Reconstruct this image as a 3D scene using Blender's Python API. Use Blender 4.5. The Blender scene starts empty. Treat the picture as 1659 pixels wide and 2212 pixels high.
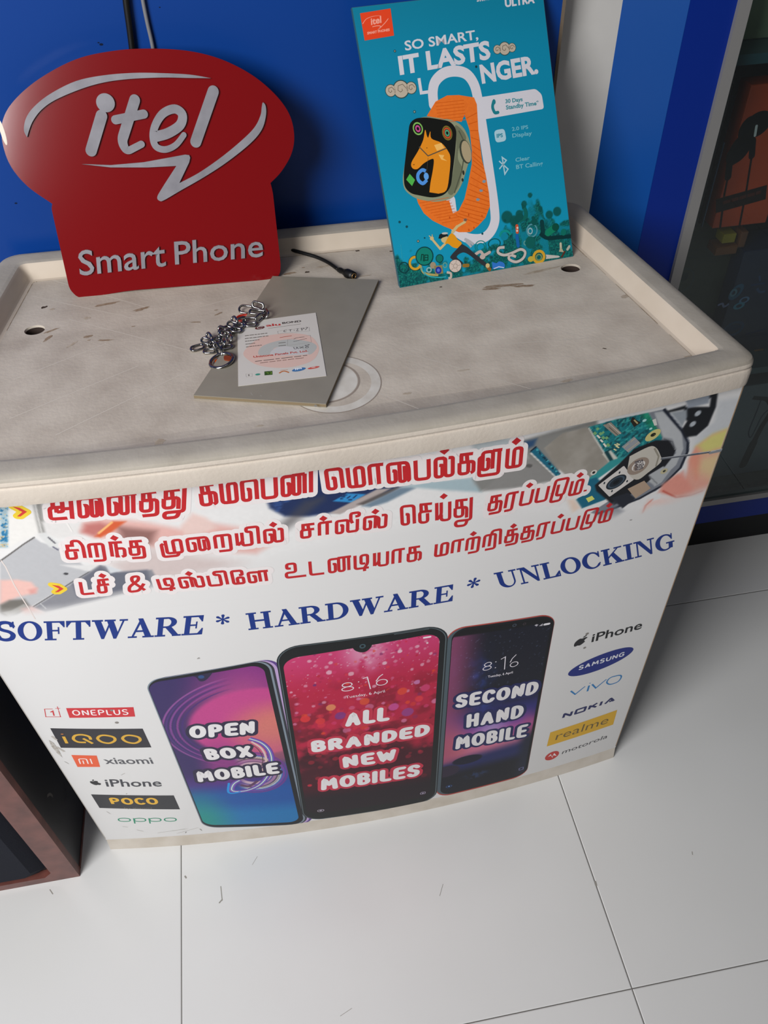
import bpy, bmesh, math, random
import numpy as np
from mathutils import Vector, Matrix
from mathutils.geometry import tessellate_polygon
random.seed(7)
C = bpy.context.scene.collection
R = math.radians

# ---------------------------------------------------------------- materials
def lin(h):
    if isinstance(h, str):
        h = h.lstrip('#'); h = [int(h[i:i+2], 16)/255 for i in (0, 2, 4)]
    return tuple(((c+.055)/1.055)**2.4 if c > .04045 else c/12.92 for c in h)
_m = {}
def mat(name, col='#808080', rough=.5, metal=0., spec=.5, coat=0., emis=0., noise=None, bump=None, alpha=1., trans=0.):
    """noise=(scale, amount, colour2) mixes a second colour through noise; bump=(scale, strength)"""
    if name in _m: return _m[name]
    m = bpy.data.materials.new(name); m.use_nodes = True; nt = m.node_tree
    b = nt.nodes['Principled BSDF']; c = lin(col)
    b.inputs['Base Color'].default_value = (*c, 1); b.inputs['Roughness'].default_value = rough
    b.inputs['Metallic'].default_value = metal; b.inputs['Specular IOR Level'].default_value = spec
    b.inputs['Coat Weight'].default_value = coat; b.inputs['Coat Roughness'].default_value = .05
    b.inputs['Transmission Weight'].default_value = trans
    if emis:
        b.inputs['Emission Color'].default_value = (*c, 1); b.inputs['Emission Strength'].default_value = emis
    if noise or bump:
        tc = nt.nodes.new('ShaderNodeTexCoord')
    if noise:
        n = nt.nodes.new('ShaderNodeTexNoise'); n.inputs['Scale'].default_value = noise[0]; n.inputs['Detail'].default_value = 8
        nt.links.new(tc.outputs['Object'], n.inputs['Vector'])
        r = nt.nodes.new('ShaderNodeMapRange'); r.inputs[1].default_value = .35; r.inputs[2].default_value = .75
        r.inputs[4].default_value = noise[1]; nt.links.new(n.outputs['Fac'], r.inputs[0])
        x = nt.nodes.new('ShaderNodeMix'); x.data_type = 'RGBA'
        x.inputs[6].default_value = (*c, 1); x.inputs[7].default_value = (*lin(noise[2]), 1)
        nt.links.new(r.outputs[0], x.inputs[0]); nt.links.new(x.outputs[2], b.inputs['Base Color'])
    if bump:
        n = nt.nodes.new('ShaderNodeTexNoise'); n.inputs['Scale'].default_value = bump[0]; n.inputs['Detail'].default_value = 4
        nt.links.new(tc.outputs['Object'], n.inputs['Vector'])
        u = nt.nodes.new('ShaderNodeBump'); u.inputs['Strength'].default_value = bump[1]; u.inputs['Distance'].default_value = .001
        nt.links.new(n.outputs['Fac'], u.inputs['Height']); nt.links.new(u.outputs[0], b.inputs['Normal'])
    _m[name] = m; return m
def ink(col, rough=.42, spec=.22):            # flat printed colour
    return mat('ink_'+col.lstrip('#'), col, rough, 0, spec)
def picture_material(name, rough=.42, spec=.22):   # colours of a printed picture, stored per vertex
    if name in _m: return _m[name]
    m = bpy.data.materials.new(name); m.use_nodes = True; nt = m.node_tree
    b = nt.nodes['Principled BSDF']; b.inputs['Roughness'].default_value = rough; b.inputs['Specular IOR Level'].default_value = spec
    a = nt.nodes.new('ShaderNodeAttribute'); a.attribute_name = 'print'
    nt.links.new(a.outputs['Color'], b.inputs['Base Color']); _m[name] = m; return m

# ---------------------------------------------------------------- object helpers
def link(o, parent=None, **props):
    C.objects.link(o)
    if parent is not None: o.parent = parent
    for k, v in props.items(): o[k] = v
    return o
def empty(name, loc, label=None, category=None, group=None):
    o = bpy.data.objects.new(name, None); C.objects.link(o); o.location = loc; o.empty_display_size = .02
    if label: o['label'] = label
    if category: o['category'] = category
    if group: o['group'] = group
    return o
def mesh_obj(name, verts, faces, m, parent=None, smooth=False, mats=None, idx=None, bevel=0, **props):
    """verts are world coordinates; a parent that sits elsewhere is compensated"""
    me = bpy.data.meshes.new(name)
    off = Vector((0, 0, 0))
    q = parent
    while q is not None: off += q.location; q = q.parent
    me.from_pydata([tuple(Vector(v)-off) for v in verts], [], faces)
    for x in (mats or [m]): me.materials.append(x)
    if idx: me.polygons.foreach_set('material_index', idx)
    if smooth: me.polygons.foreach_set('use_smooth', [True]*len(me.polygons))
    me.update()
    bm = bmesh.new(); bm.from_mesh(me)
    if not idx: bmesh.ops.recalc_face_normals(bm, faces=bm.faces)
    bm.to_mesh(me); bm.free()
    o = bpy.data.objects.new(name, me); link(o, parent, **props)
    if bevel:
        md = o.modifiers.new('bevel', 'BEVEL'); md.width = bevel; md.segments = 3; md.limit_method = 'ANGLE'
    return o
def box_vf(x0, x1, y0, y1, z0, z1):
    v = [(x, y, z) for z in (z0, z1) for y in (y0, y1) for x in (x0, x1)]
    f = [(0, 2, 3, 1), (4, 5, 7, 6), (0, 1, 5, 4), (2, 6, 7, 3), (0, 4, 6, 2), (1, 3, 7, 5)]
    return v, f
def box(name, x0, x1, y0, y1, z0, z1, m, parent=None, bevel=0, **props):
    v, f = box_vf(x0, x1, y0, y1, z0, z1)
    return mesh_obj(name, v, f, m, parent, bevel=bevel, **props)
def join_vf(parts):
    V = []; F = []
    for v, f in parts:
        n = len(V); V += list(v); F += [tuple(i+n for i in q) for q in f]
    return V, F
def extrude_vf(outline3, back):
    """closed outline of 3-D points extruded along vector back"""
    n = len(outline3); b = Vector(back)
    tri = tessellate_polygon([[Vector(p) for p in outline3]])
    V = [tuple(p) for p in outline3]+[tuple(Vector(p)+b) for p in outline3]
    F = [tuple(t) for t in tri]+[tuple(i+n for i in reversed(t)) for t in tri]
    F += [(i, (i+1) % n, (i+1) % n+n, i+n) for i in range(n)]
    return V, F
def tube_vf(pts, r, seg=12, closed=False, taper=None):
    pts = [Vector(p) for p in pts]; n = len(pts); V = []; F = []
    up = Vector((0, 0, 1)); prev = None
    for i, p in enumerate(pts):
        a = pts[(i-1) % n] if (closed or i) else p; b = pts[(i+1) % n] if (closed or i < n-1) else p
        t = (b-a).normalized()
        if prev is None:
            x = t.cross(up)
            if x.length < .1: x = t.cross(Vector((1, 0, 0)))
            x.normalize()
        else:
            x = (prev-t*prev.dot(t)).normalized()
        prev = x; y = t.cross(x)
        rr = r if taper is None else taper[i]
        for k in range(seg):
            A = 2*math.pi*k/seg; V.append(tuple(p+(x*math.cos(A)+y*math.sin(A))*rr))
    m = n if closed else n-1
    for i in range(m):
        for k in range(seg):
            j = (i+1) % n
            F.append((i*seg+k, i*seg+(k+1) % seg, j*seg+(k+1) % seg, j*seg+k))
    if not closed:
        F.append(tuple(range(seg))); F.append(tuple((n-1)*seg+k for k in reversed(range(seg))))
    return V, F
def spline(pts, n=6, closed=False):
    """Catmull-Rom through the points (any dimension)"""
    P = [np.array(p, float) for p in pts]; N = len(P); out = []
    for i in range(N if closed else N-1):
        g = lambda k: P[k % N] if closed else P[min(max(k, 0), N-1)]
        a, b, c, d = g(i-1), g(i), g(i+1), g(i+2)
        for j in range(n):
            t = j/n; out.append(tuple(.5*((2*b)+(c-a)*t+(2*a-5*b+4*c-d)*t*t+(-a+3*b-3*c+d)*t**3)))
    if not closed: out.append(tuple(P[-1]))
    return out
def fillet(pts, r, closed=False, n=4):
    P = [np.array(p, float) for p in pts]; N = len(P); out = []
    for i in range(N):
        if not closed and i in (0, N-1): out.append(tuple(P[i])); continue
        a, b, c = P[i-1], P[i], P[(i+1) % N]; u = a-b; v = c-b
        lu = np.hypot(*u); lv = np.hypot(*v)
        if lu < 1e-9 or lv < 1e-9: continue
        k = min(r, lu*.48, lv*.48); s = b+u/lu*k; e = b+v/lv*k
        for j in range(n+1):
            t = j/n; out.append(tuple((1-t)**2*s+2*t*(1-t)*b+t*t*e))
    return out

# ---------------------------------------------------------------- printed artwork on a surface
_font = {}
def text_tris(body, bold=0.):
    """outline of the built-in font as triangles; cap height scaled to 1"""
    key = (body, bold)
    if key in _font: return _font[key]
    cu = bpy.data.curves.new('t', 'FONT'); cu.body = body; cu.offset = bold; cu.resolution_u = 3
    ob = bpy.data.objects.new('t', cu); C.objects.link(ob); bpy.context.view_layer.update()
    dg = bpy.context.evaluated_depsgraph_get()
    me = bpy.data.meshes.new_from_object(ob.evaluated_get(dg)); me.calc_loop_triangles()
    V = np.array([v.co[:2] for v in me.vertices]); T = [tuple(t.vertices) for t in me.loop_triangles]
    C.objects.unlink(ob); bpy.data.objects.remove(ob); bpy.data.curves.remove(cu); bpy.data.meshes.remove(me)
    if 'H' not in _font and body != 'H':
        v, _ = text_tris('H'); _font['H'] = _font['capraw']
    if body == 'H' and 'capraw' not in _font: _font['capraw'] = V[:, 1].max()
    V = V/_font['capraw']; V[:, 0] -= V[:, 0].min()
    _font[key] = (V, T); return V, T
class Art:
    """collects flat shapes in surface coordinates; build() lays them on the surface as one mesh"""
    def __init__(s, surf, lift=.0002, curved=False, thin=.3):
        s.surf = surf; s.V = []; s.F = []; s.M = []; s.mats = []; s.k = 0; s.base = lift; s.curved = curved; s.ws = 1.; s.thin = thin
    def _mi(s, m):
        if isinstance(m, str): m = ink(m)
        if m not in s.mats: s.mats.append(m)
        return s.mats.index(m)
    def layer(s, l): s.base = l; s.k = 0; return s
    def _add(s, verts, faces, m):
        l = s.base*s.thin+(s.k % 30)*4e-7; s.k += 1; n = len(s.V); i = s._mi(m)
        s.V += [(float(p[0]), float(p[1]), l) for p in verts]
        for f in faces: s.F.append(tuple(j+n for j in f)); s.M.append(i)
    def poly(s, pts, m, holes=()):
        loops = [[Vector((p[0], p[1], 0)) for p in L] for L in [pts, *holes]]
        s._add([p for L in [pts, *holes] for p in L], tessellate_polygon(loops), m)
    def strip(s, pts, w, m, closed=False, cap='flat', w2=None):
        w *= s.ws; w2 = None if w2 is None else w2*s.ws
        P = [np.array(p, float) for p in pts]
        Q = [P[0]]
        for p in P[1:]:
            if np.hypot(*(p-Q[-1])) > 1e-7: Q.append(p)
        P = Q; n = len(P)
        if n < 2: return
        L = []; Rr = []
        for i in range(n):
            a = P[i-1] if (i or closed) else None; c = P[(i+1) % n] if (i < n-1 or closed) else None
            d1 = (P[i]-a) if a is not None else None; d2 = (c-P[i]) if c is not None else None
            if d1 is None: d1 = d2
            if d2 is None: d2 = d1
            d1 = d1/np.hypot(*d1); d2 = d2/np.hypot(*d2)
            n1 = np.array([-d1[1], d1[0]]); n2 = np.array([-d2[1], d2[0]])
            mm = n1+n2; q = mm@mm
            mm = n1 if q < .2 else mm*2/q
            ww = w if w2 is None else w+(w2-w)*i/(n-1)
            L.append(P[i]+mm*ww/2); Rr.append(P[i]-mm*ww/2)
        F = [(i, (i+1) % n, n+(i+1) % n, n+i) for i in range(n if closed else n-1)]
        s._add(L+Rr, F, m)
        if cap == 'round' and not closed:
            for p, q in ((P[0], w), (P[-1], w if w2 is None else w2)): s.disc(p, q/2/s.ws, q/2/s.ws, m)
    def disc(s, c, rx, ry, m, n=20, rot=0, hole=0.):
        rx *= s.ws; ry *= s.ws
        A = [2*math.pi*i/n for i in range(n)]
        f = lambda k: [(c[0]+k*(rx*math.cos(a)*math.cos(rot)-ry*math.sin(a)*math.sin(rot)), c[1]+k*(rx*math.cos(a)*math.sin(rot)+ry*math.sin(a)*math.cos(rot))) for a in A]
        if hole: s._add(f(1)+f(hole), [(i, (i+1) % n, n+(i+1) % n, n+i) for i in range(n)], m)
        else: s._add(f(1), [tuple(range(n))], m)
    def capsule(s, a, b, w, m, n=7):
        w *= s.ws
        a = np.array(a, float); b = np.array(b, float); d = b-a; l = np.hypot(*d)
        d = d/l if l > 1e-9 else np.array([1., 0]); t = math.atan2(d[1], d[0]); r = w/2
        p = [b+r*np.array([math.cos(t-math.pi/2+math.pi*i/n), math.sin(t-math.pi/2+math.pi*i/n)]) for i in range(n+1)]
        p += [a+r*np.array([math.cos(t+math.pi/2+math.pi*i/n), math.sin(t+math.pi/2+math.pi*i/n)]) for i in range(n+1)]
        s._add(p, [tuple(range(len(p)))], m)
    def text(s, body, bl, br, tl, m, bold=0.):
        V, T = text_tris(body, bold); W = V[:, 0].max()
        bl, br, tl = (np.array(q, float) for q in (bl, br, tl))
        P = bl+np.outer(V[:, 0]/W, br-bl)+np.outer(V[:, 1], tl-bl)
        s._add(P, T, m)
    def glyphs(s, word, font, bl, br, tl, w, m, halo=None, hw=0, r=.12, cap='flat', gap=.22, H=10., hcol=None):
        """stroke lettering: font[ch] = (advance, [paths], [dots]); box mapped on bl, br, tl"""
        x = 0; items = []
        for ch in word:
            if ch == ' ': x += H*.5; continue
            adv, paths, dots = font[ch]
            items.append((x, paths, dots)); x += adv+gap*H
        W = x-gap*H
        bl, br, tl = (np.array(q, float) for q in (bl, br, tl))
        f = lambda p: bl+(p[0]/W)*(br-bl)+(p[1]/H)*(tl-bl)
        base = s.base
        if hcol:
            for ox, paths, dots in items:
                for path in paths:
                    q = [f((p[0]+ox, p[1])) for p in path]
                    for a, b in zip(q[:-1], q[1:]): s.capsule(a, b, hw, hcol)
                for d in dots:
                    q = f((d[0]+ox, d[1])); s.disc(q, hw*.62, hw*.62, hcol)
            s.layer(base+.00012)
        for ox, paths, dots in items:
            for path in paths:
                cl = path[0] == path[-1] and len(path) > 3
                q = [f((p[0]+ox, p[1])) for p in (path[:-1] if cl else path)]
                s.strip(fillet(q, r*np.hypot(*(tl-bl)), cl), w, m, cl, cap)
            for d in dots:
                c = f((d[0]+ox, d[1])); e = w*1.2
                s._add([c+np.array((e, 0)), c+np.array((0, e)), c-np.array((e, 0)), c-np.array((0, e))], [(0, 1, 2, 3)], m)
        s.layer(base)
    def build(s, name, parent=None, **props):
        bm = bmesh.new(); vs = [bm.verts.new(v) for v in s.V]
        for f, i in zip(s.F, s.M):
            try: q = bm.faces.new([vs[j] for j in f]); q.material_index = i
            except ValueError: pass
        if s.curved and s.V:
            xs = [v[0] for v in s.V]; lo, hi = min(xs), max(xs); x = math.ceil(lo/.01)*.01
            while x < hi:
                bmesh.ops.bisect_plane(bm, geom=bm.verts[:]+bm.edges[:]+bm.faces[:], plane_co=(x, 0, 0), plane_no=(1, 0, 0)); x += .01
        off = Vector((0, 0, 0)); q = parent
        while q is not None: off += q.location; q = q.parent
        for v in bm.verts: v.co = Vector(s.surf(v.co.x, v.co.y, v.co.z))-off
        me = bpy.data.meshes.new(name); bm.to_mesh(me); bm.free()
        for m in s.mats: me.materials.append(m)
        o = bpy.data.objects.new(name, me); return link(o, parent, **props)
def dashes(art, a, b, w, col, seed=1):
    """a line of print too small to read: word-long dashes"""
    rr = random.Random(int(abs(a[0])*1e5)+seed); a = np.array(a, float); b = np.array(b, float); t = 0.
    while t < .98:
        e = min(t+rr.uniform(.08, .22), 1.); art.strip([a+(b-a)*t, a+(b-a)*e], w, col); t = e+.03
def frame_surf(a, u, v):
    a = Vector(a); u = Vector(u); v = Vector(v); n = u.cross(v).normalized()
    return lambda x, y, l: a+u*x+v*y+n*l
def painted(name, surf, corners, res, colour, parent, lift, r=0., rough=.35, **props):
    """rounded quadrilateral grid, corners BL, BR, TR, TL in surface coordinates, coloured by colour(s, t)"""
    bl, br, tr, tl = (np.array(c, float) for c in corners)
    w = (np.hypot(*(br-bl))+np.hypot(*(tr-tl)))/2; h = (np.hypot(*(tl-bl))+np.hypot(*(tr-br)))/2
    nx = max(int(w/res), 2); ny = max(int(h/res), 2)
    tt = np.linspace(0, 1, ny+1)
    if r: tt = np.unique(np.concatenate([tt, 1-np.cos(np.linspace(0, 1, 9)*math.pi/2)*1.0 if False else (1-np.cos(np.linspace(0, math.pi/2, 9)))*r/h, 1-(1-np.cos(np.linspace(0, math.pi/2, 9)))*r/h]))
    y = tt*h; d = np.maximum(np.maximum(r-y, y-(h-r)), 0)
    ins = (r-np.sqrt(np.maximum(r*r-d*d, 0)))/w
    u = np.linspace(0, 1, nx+1)
    Sg = ins[:, None]+(1-2*ins[:, None])*u[None, :]; Tg = np.repeat(tt[:, None], nx+1, 1)
    X = [(1-Sg)*(1-Tg)*bl[i]+Sg*(1-Tg)*br[i]+Sg*Tg*tr[i]+(1-Sg)*Tg*tl[i] for i in (0, 1)]
    off = Vector((0, 0, 0)); q = parent
    while q is not None: off += q.location; q = q.parent
    co = [tuple(Vector(surf(a, b, lift*.3))-off) for a, b in zip(X[0].ravel(), X[1].ravel())]
    ny_, nx_ = Sg.shape
    F = [(j*nx_+i, j*nx_+i+1, (j+1)*nx_+i+1, (j+1)*nx_+i) for j in range(ny_-1) for i in range(nx_-1)]
    me = bpy.data.meshes.new(name); me.from_pydata(co, [], F)
    c = colour(Sg.ravel(), Tg.ravel(), X[0].ravel(), X[1].ravel())
    c = np.clip(c, 0, 1); c = np.where(c > .04045, ((c+.055)/1.055)**2.4, c/12.92)
    at = me.color_attributes.new('print', 'FLOAT_COLOR', 'POINT')
    at.data.foreach_set('color', np.concatenate([c, np.ones((len(c), 1))], 1).ravel().astype(np.float32))
    me.materials.append(picture_material('printed_picture', rough)); me.update()
    o = bpy.data.objects.new(name, me); return link(o, parent, **props)
def hexc(h): h = h.lstrip('#'); return np.array([int(h[i:i+2], 16)/255 for i in (0, 2, 4)])
def vnoise(x, y, seed=0, octaves=4):
    rs = np.random.RandomState(seed); out = 0; amp = 1; tot = 0
    for o in range(octaves):
        g = rs.rand(64, 64); xi = np.floor(x).astype(int); yi = np.floor(y).astype(int); fx = x-xi; fy = y-yi
        fx = fx*fx*(3-2*fx); fy = fy*fy*(3-2*fy)
        a = g[xi % 64, yi % 64]; b = g[(xi+1) % 64, yi % 64]; c = g[xi % 64, (yi+1) % 64]; d = g[(xi+1) % 64, (yi+1) % 64]
        out = out+amp*((a*(1-fx)+b*fx)*(1-fy)+(c*(1-fx)+d*fx)*fy); tot += amp; amp *= .5; x = x*2.03+5; y = y*2.03+9
    return out/tot
def sm(a, b, x): t = np.clip((x-a)/(b-a), 0, 1); return t*t*(3-2*t)
def mix(c, col, k): return c*(1-k[:, None])+np.asarray(col)*k[:, None]
def inpoly(x, y, pts, soft):
    """soft-edged polygon mask"""
    P = np.array(pts, float); n = len(P); inside = np.zeros(len(x), bool); dist = np.full(len(x), 1e9)
    for i in range(n):
        a = P[i]; b = P[(i+1) % n]
        cond = ((a[1] > y) != (b[1] > y)); dy = (b[1]-a[1]) or 1e-12
        inside ^= cond & (x < (b[0]-a[0])*(y-a[1])/dy+a[0])
        d = b-a; l = d@d+1e-15; t = np.clip(((x-a[0])*d[0]+(y-a[1])*d[1])/l, 0, 1)
        dist = np.minimum(dist, np.hypot(x-a[0]-t*d[0], y-a[1]-t*d[1]))
    sd = np.where(inside, dist, -dist); return sm(-soft, soft, sd)
def nearline(x, y, pts, w, soft):
    P = np.array(pts, float); dist = np.full(len(x), 1e9)
    for a, b in zip(P[:-1], P[1:]):
        d = b-a; l = d@d+1e-15; t = np.clip(((x-a[0])*d[0]+(y-a[1])*d[1])/l, 0, 1)
        dist = np.minimum(dist, np.hypot(x-a[0]-t*d[0], y-a[1]-t*d[1]))
    return 1-sm(w/2-soft, w/2+soft, dist)


# ---------------------------------------------------------------- camera and light
cam = bpy.data.cameras.new('camera'); co = bpy.data.objects.new('camera', cam); C.objects.link(co)
co.location = (.24734, -.25832, 1.24735); co.rotation_euler = (.774762, .025276, -.174308)
cam.sensor_fit = 'HORIZONTAL'; cam.sensor_width = 36; cam.lens = 1775.81*36/1659; cam.clip_start = .02
bpy.context.scene.camera = co
def area(name, loc, aim, sx, sy, power, col=(1, 1, 1)):
    l = bpy.data.lights.new(name, 'AREA'); l.shape = 'RECTANGLE'; l.size = sx; l.size_y = sy; l.energy = power; l.color = col
    o = bpy.data.objects.new(name, l); C.objects.link(o); o.location = loc
    o.rotation_euler = (Vector(aim)-Vector(loc)).to_track_quat('-Z', 'Y').to_euler(); return o
area('daylight_doorway', (-.82, -.72, 1.68), (.05, .35, .3), .85, .95, 47, (.985, .99, 1))
area('ceiling_lamp', (.3, -.4, 2.7), (.3, .1, 0), 1.2, .3, 3, (1, .96, .9))
wd = bpy.data.worlds.new('world'); wd.use_nodes = True; bpy.context.scene.world = wd
wn = wd.node_tree.nodes['Background']; wn.inputs[0].default_value = (.82, .86, .95, 1); wn.inputs[1].default_value = .085
vs = bpy.context.scene.view_settings; vs.view_transform = 'Standard'; vs.look = 'None'; vs.exposure = 0; vs.gamma = 1; vs.use_curve_mapping = False

# ---------------------------------------------------------------- setting: tiled floor, blue wall, white pillar
TILE = .6
fm = mat('floor_tile', '#d4d3d1', .22, spec=.5, noise=(2.2, .5, '#c6c5c2'), bump=(6, .02))
gm = mat('floor_grout', '#5a5752', .8)
V = []; F = []; g = .0006
rnd = random.Random(3)
for i in range(-4, 5):
    for j in range(-4, 4):
        x0, x1, y0, y1 = i*TILE+g, (i+1)*TILE-g, j*TILE+g, (j+1)*TILE-g; n = len(V)
        V += [(x0, y0, -.0006), (x1, y0, -.0006), (x1, y1, -.0006), (x0, y1, -.0006)]
        e = .0012
        V += [(x0+e, y0+e, 0), (x1-e, y0+e, 0), (x1-e, y1-e, 0), (x0+e, y1-e, 0)]
        F += [(n+4, n+5, n+6, n+7)]+[(n+a, n+(a+1) % 4, n+4+(a+1) % 4, n+4+a) for a in range(4)]
nt0 = len(F); n = len(V)
V += [(-2.4, -2.4, -.0008), (3, -2.4, -.0008), (3, 2.4, -.0008), (-2.4, 2.4, -.0008)]; F.append((n, n+1, n+2, n+3))
floor = mesh_obj('floor', V, F, None, mats=[fm, gm], idx=[0]*nt0+[1], kind='structure')
# scuffs on the tiles
sc = Art(lambda x, y, l: (x, y, l), .00015)
for a, b, w in [((0.0577,0.2359), (0.059,0.2157), .0014), ((0.0549,0.2132), (0.059,0.217), .002), ((0.0057,0.2605), (0.0071,0.2582), .0025), ((-0.1923,0.2776), (-0.1876,0.2707), .0015), ((0.1056,0.2592), (0.1139,0.2702), .0006), ((0.3722,0.1643), (0.3805,0.1794), .0008), ((0.2085,0.0384), (0.225,0.0447), .0006), ((0.6003,0.1419), (0.6,0.1373), .003), ((0.7573,0.1573), (0.7562,0.1533), .0012)]:
    sc.capsule(a, b, w, '#8f8b84')
sc.build('floor_scuffs', floor, kind='structure')

blue = mat('blue_panel', '#063a86', .36, spec=.35, bump=(400, .02))
WY = .706
wb = box('wall_back', -1.6, .606, WY, WY+.16, 0, 2.4, blue, kind='structure')
box('trim_1', .606, .6095, WY-.001, WY+.16, 0, 2.4, mat('raw_edge', '#6b5d4e', .8), kind='structure')
box('wall_right', .6095, .6875, .735, .86, 0, 2.4, mat('pillar_paint', '#c9c6c1', .6, noise=(14, .35, '#a9a6a2'), bump=(60, .1)), kind='structure')
mk = Art(lambda x, z, l: (x, WY-l, z), .0003)
for p, r in [((0.1177,0.9892), .0022), ((-0.0179,0.8362), .0018), ((0.1828,1.018), .001), ((0.1154,0.991), .0012)]: mk.disc((p[0], p[1]), r*.9, r*.5, '#0a1730')
mk.build('wall_specks', wb, kind='structure')

# ---------------------------------------------------------------- promotion counter
counter = empty('promotion_counter', (.2975, .5, 0), 'white plastic promotion counter with printed curved front and raised tray top', 'counter')
plastic = mat('aged_white_plastic', '#bdb2a4', .62, spec=.35, noise=(22, .62, '#94877a'), bump=(240, .3))
edge_pl = mat('skirt_plastic', '#c6bbae', .6, spec=.35, noise=(16, .5, '#b0a395'), bump=(260, .3))
def FY(x): t = (x-.289)/.397; return .2965+.030*t*t
def topfront(x): t = (x-.2975)/.4; return .2825+.026*t*t+.010*t
def arc(c, r, a0, a1, n=7): return [(c[0]+r*math.cos(R(a0+(a1-a0)*i/n)), c[1]+r*math.sin(R(a0+(a1-a0)*i/n))) for i in range(n+1)]
def outline(k):
    """tray outline moved inward by k, always the same number of points"""
    fr = [(x, topfront(x)) for x in np.linspace(-.1115, .7005, 27)]
    P = [np.array(p) for p in fr+[(.6425, .6785), (-.0490, .6925)]]; N = len(P); Q = []
    for i in range(N):
        d1 = P[i]-P[i-1]; d2 = P[(i+1) % N]-P[i]; d1 = d1/np.hypot(*d1); d2 = d2/np.hypot(*d2)
        m = np.array([-d1[1]-d2[1], d1[0]+d2[0]]); Q.append(P[i]+m*2/(m@m)*k)
    out = []
    for i, p in enumerate(Q):
        if i in (0, 26, 27, 28):
            r = max({26: .016}.get(i, .022)-k*.5, .005); a = Q[i-1]-p; c = Q[(i+1) % N]-p; a = a/np.hypot(*a)*min(r, np.hypot(*a)*.9); c = c/np.hypot(*c)*min(r, np.hypot(*c)*.9)
            for j in range(8): t = j/7; out.append(p+(1-t)**2*a+t*t*c)
            nx_ = Q[(i+1) % N]
            if i > 0 and i != 0:
                e = out[-1]; f = nx_+(p-nx_)/np.hypot(*(p-nx_))*.03
                for j in range(1, 12): out.append(e+(f-e)*j/12)
        else: out.append(p)
    return np.array(out)
prof = [(.012, .7535), (.003, .7530), (.0003, .7540), (.0, .757), (.0, .7705), (.0008, .7725), (.0022, .7735), (.0020, .7750), (.0006, .7765), (.0010, .7805), (.0026, .7832), (.0055, .7848), (.010, .7852), (.0115, .7852), (.0235, .7850), (.0245, .7848), (.0275, .7838), (.0295, .7815), (.0345, .7705), (.0370, .7680), (.0405, .7670)]
V = []; F = []; n = len(outline(0))
for d, z in prof: V += [(x, y, z) for x, y in outline(d)]
for k in range(len(prof)-1):
    for i in range(n): j = (i+1) % n; F.append((k*n+i, k*n+j, (k+1)*n+j, (k+1)*n+i))
last = outline(prof[-1][0]); H1 = (-0.0008,0.5476); H2 = (0.5933,0.5482)
h1 = [(H1[0]+.0108*math.cos(a), H1[1]+.0092*math.sin(a)) for a in np.linspace(0, 2*math.pi, 28, endpoint=False)]
h2 = [(H2[0]+.0115*math.cos(a), H2[1]+.0092*math.sin(a)) for a in np.linspace(0, 2*math.pi, 28, endpoint=False)]
loops = [[Vector((x, y, 0)) for x, y in L] for L in (last, h1, h2)]
b0 = len(V)-n; m0 = len(V); V += [(x, y, .767) for x, y in h1+h2]
ix = list(range(b0, b0+n))+list(range(m0, m0+56))
F += [tuple(ix[i] for i in t) for t in tessellate_polygon(loops)]
for o_, hh in ((m0, h1), (m0+28, h2)):
    c = np.mean(hh, 0); q = len(V)
    V += [(c[0]+(x-c[0])*.93, c[1]+(y-c[1])*.93, .7648) for x, y in hh]+[(c[0]+(x-c[0])*.9, c[1]+(y-c[1])*.9, .735) for x, y in hh]
    for i in range(28):
        j = (i+1) % 28; F += [(o_+i, o_+j, q+j, q+i), (q+i, q+j, q+28+j, q+28+i)]
    F.append(tuple(q+28+i for i in range(28)))
top = mesh_obj('table_top', V, F, None, counter, smooth=True, mats=[plastic, edge_pl, mat('hole_shadow', '#2b1d16', .9), mat('rim_plastic', '#a69e92', .62, spec=.35, noise=(25, .6, '#8b8377'), bump=(240, .22)), mat('tray_wall_plastic', '#c4b6a5', .6, spec=.35, noise=(20, .5, '#b0a08c'))],
    idx=[(2 if f[0] >= m0+56 and len(f) == 4 or len(f) == 28 else 1 if f[0] < 9*n else 3 if f[0] < 16*n and len(f) == 4 else 4 if f[0] < 20*n and len(f) == 4 else 2 if len(f) == 28 else 0) for f in F])
for p in top.data.polygons: p.use_smooth = False
# the faces of a mixed-material top are recalculated by hand
bm = bmesh.new(); bm.from_mesh(top.data); bmesh.ops.recalc_face_normals(bm, faces=bm.faces); bm.to_mesh(top.data); bm.free(); top.data.set_sharp_from_angle(angle=R(26))

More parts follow.
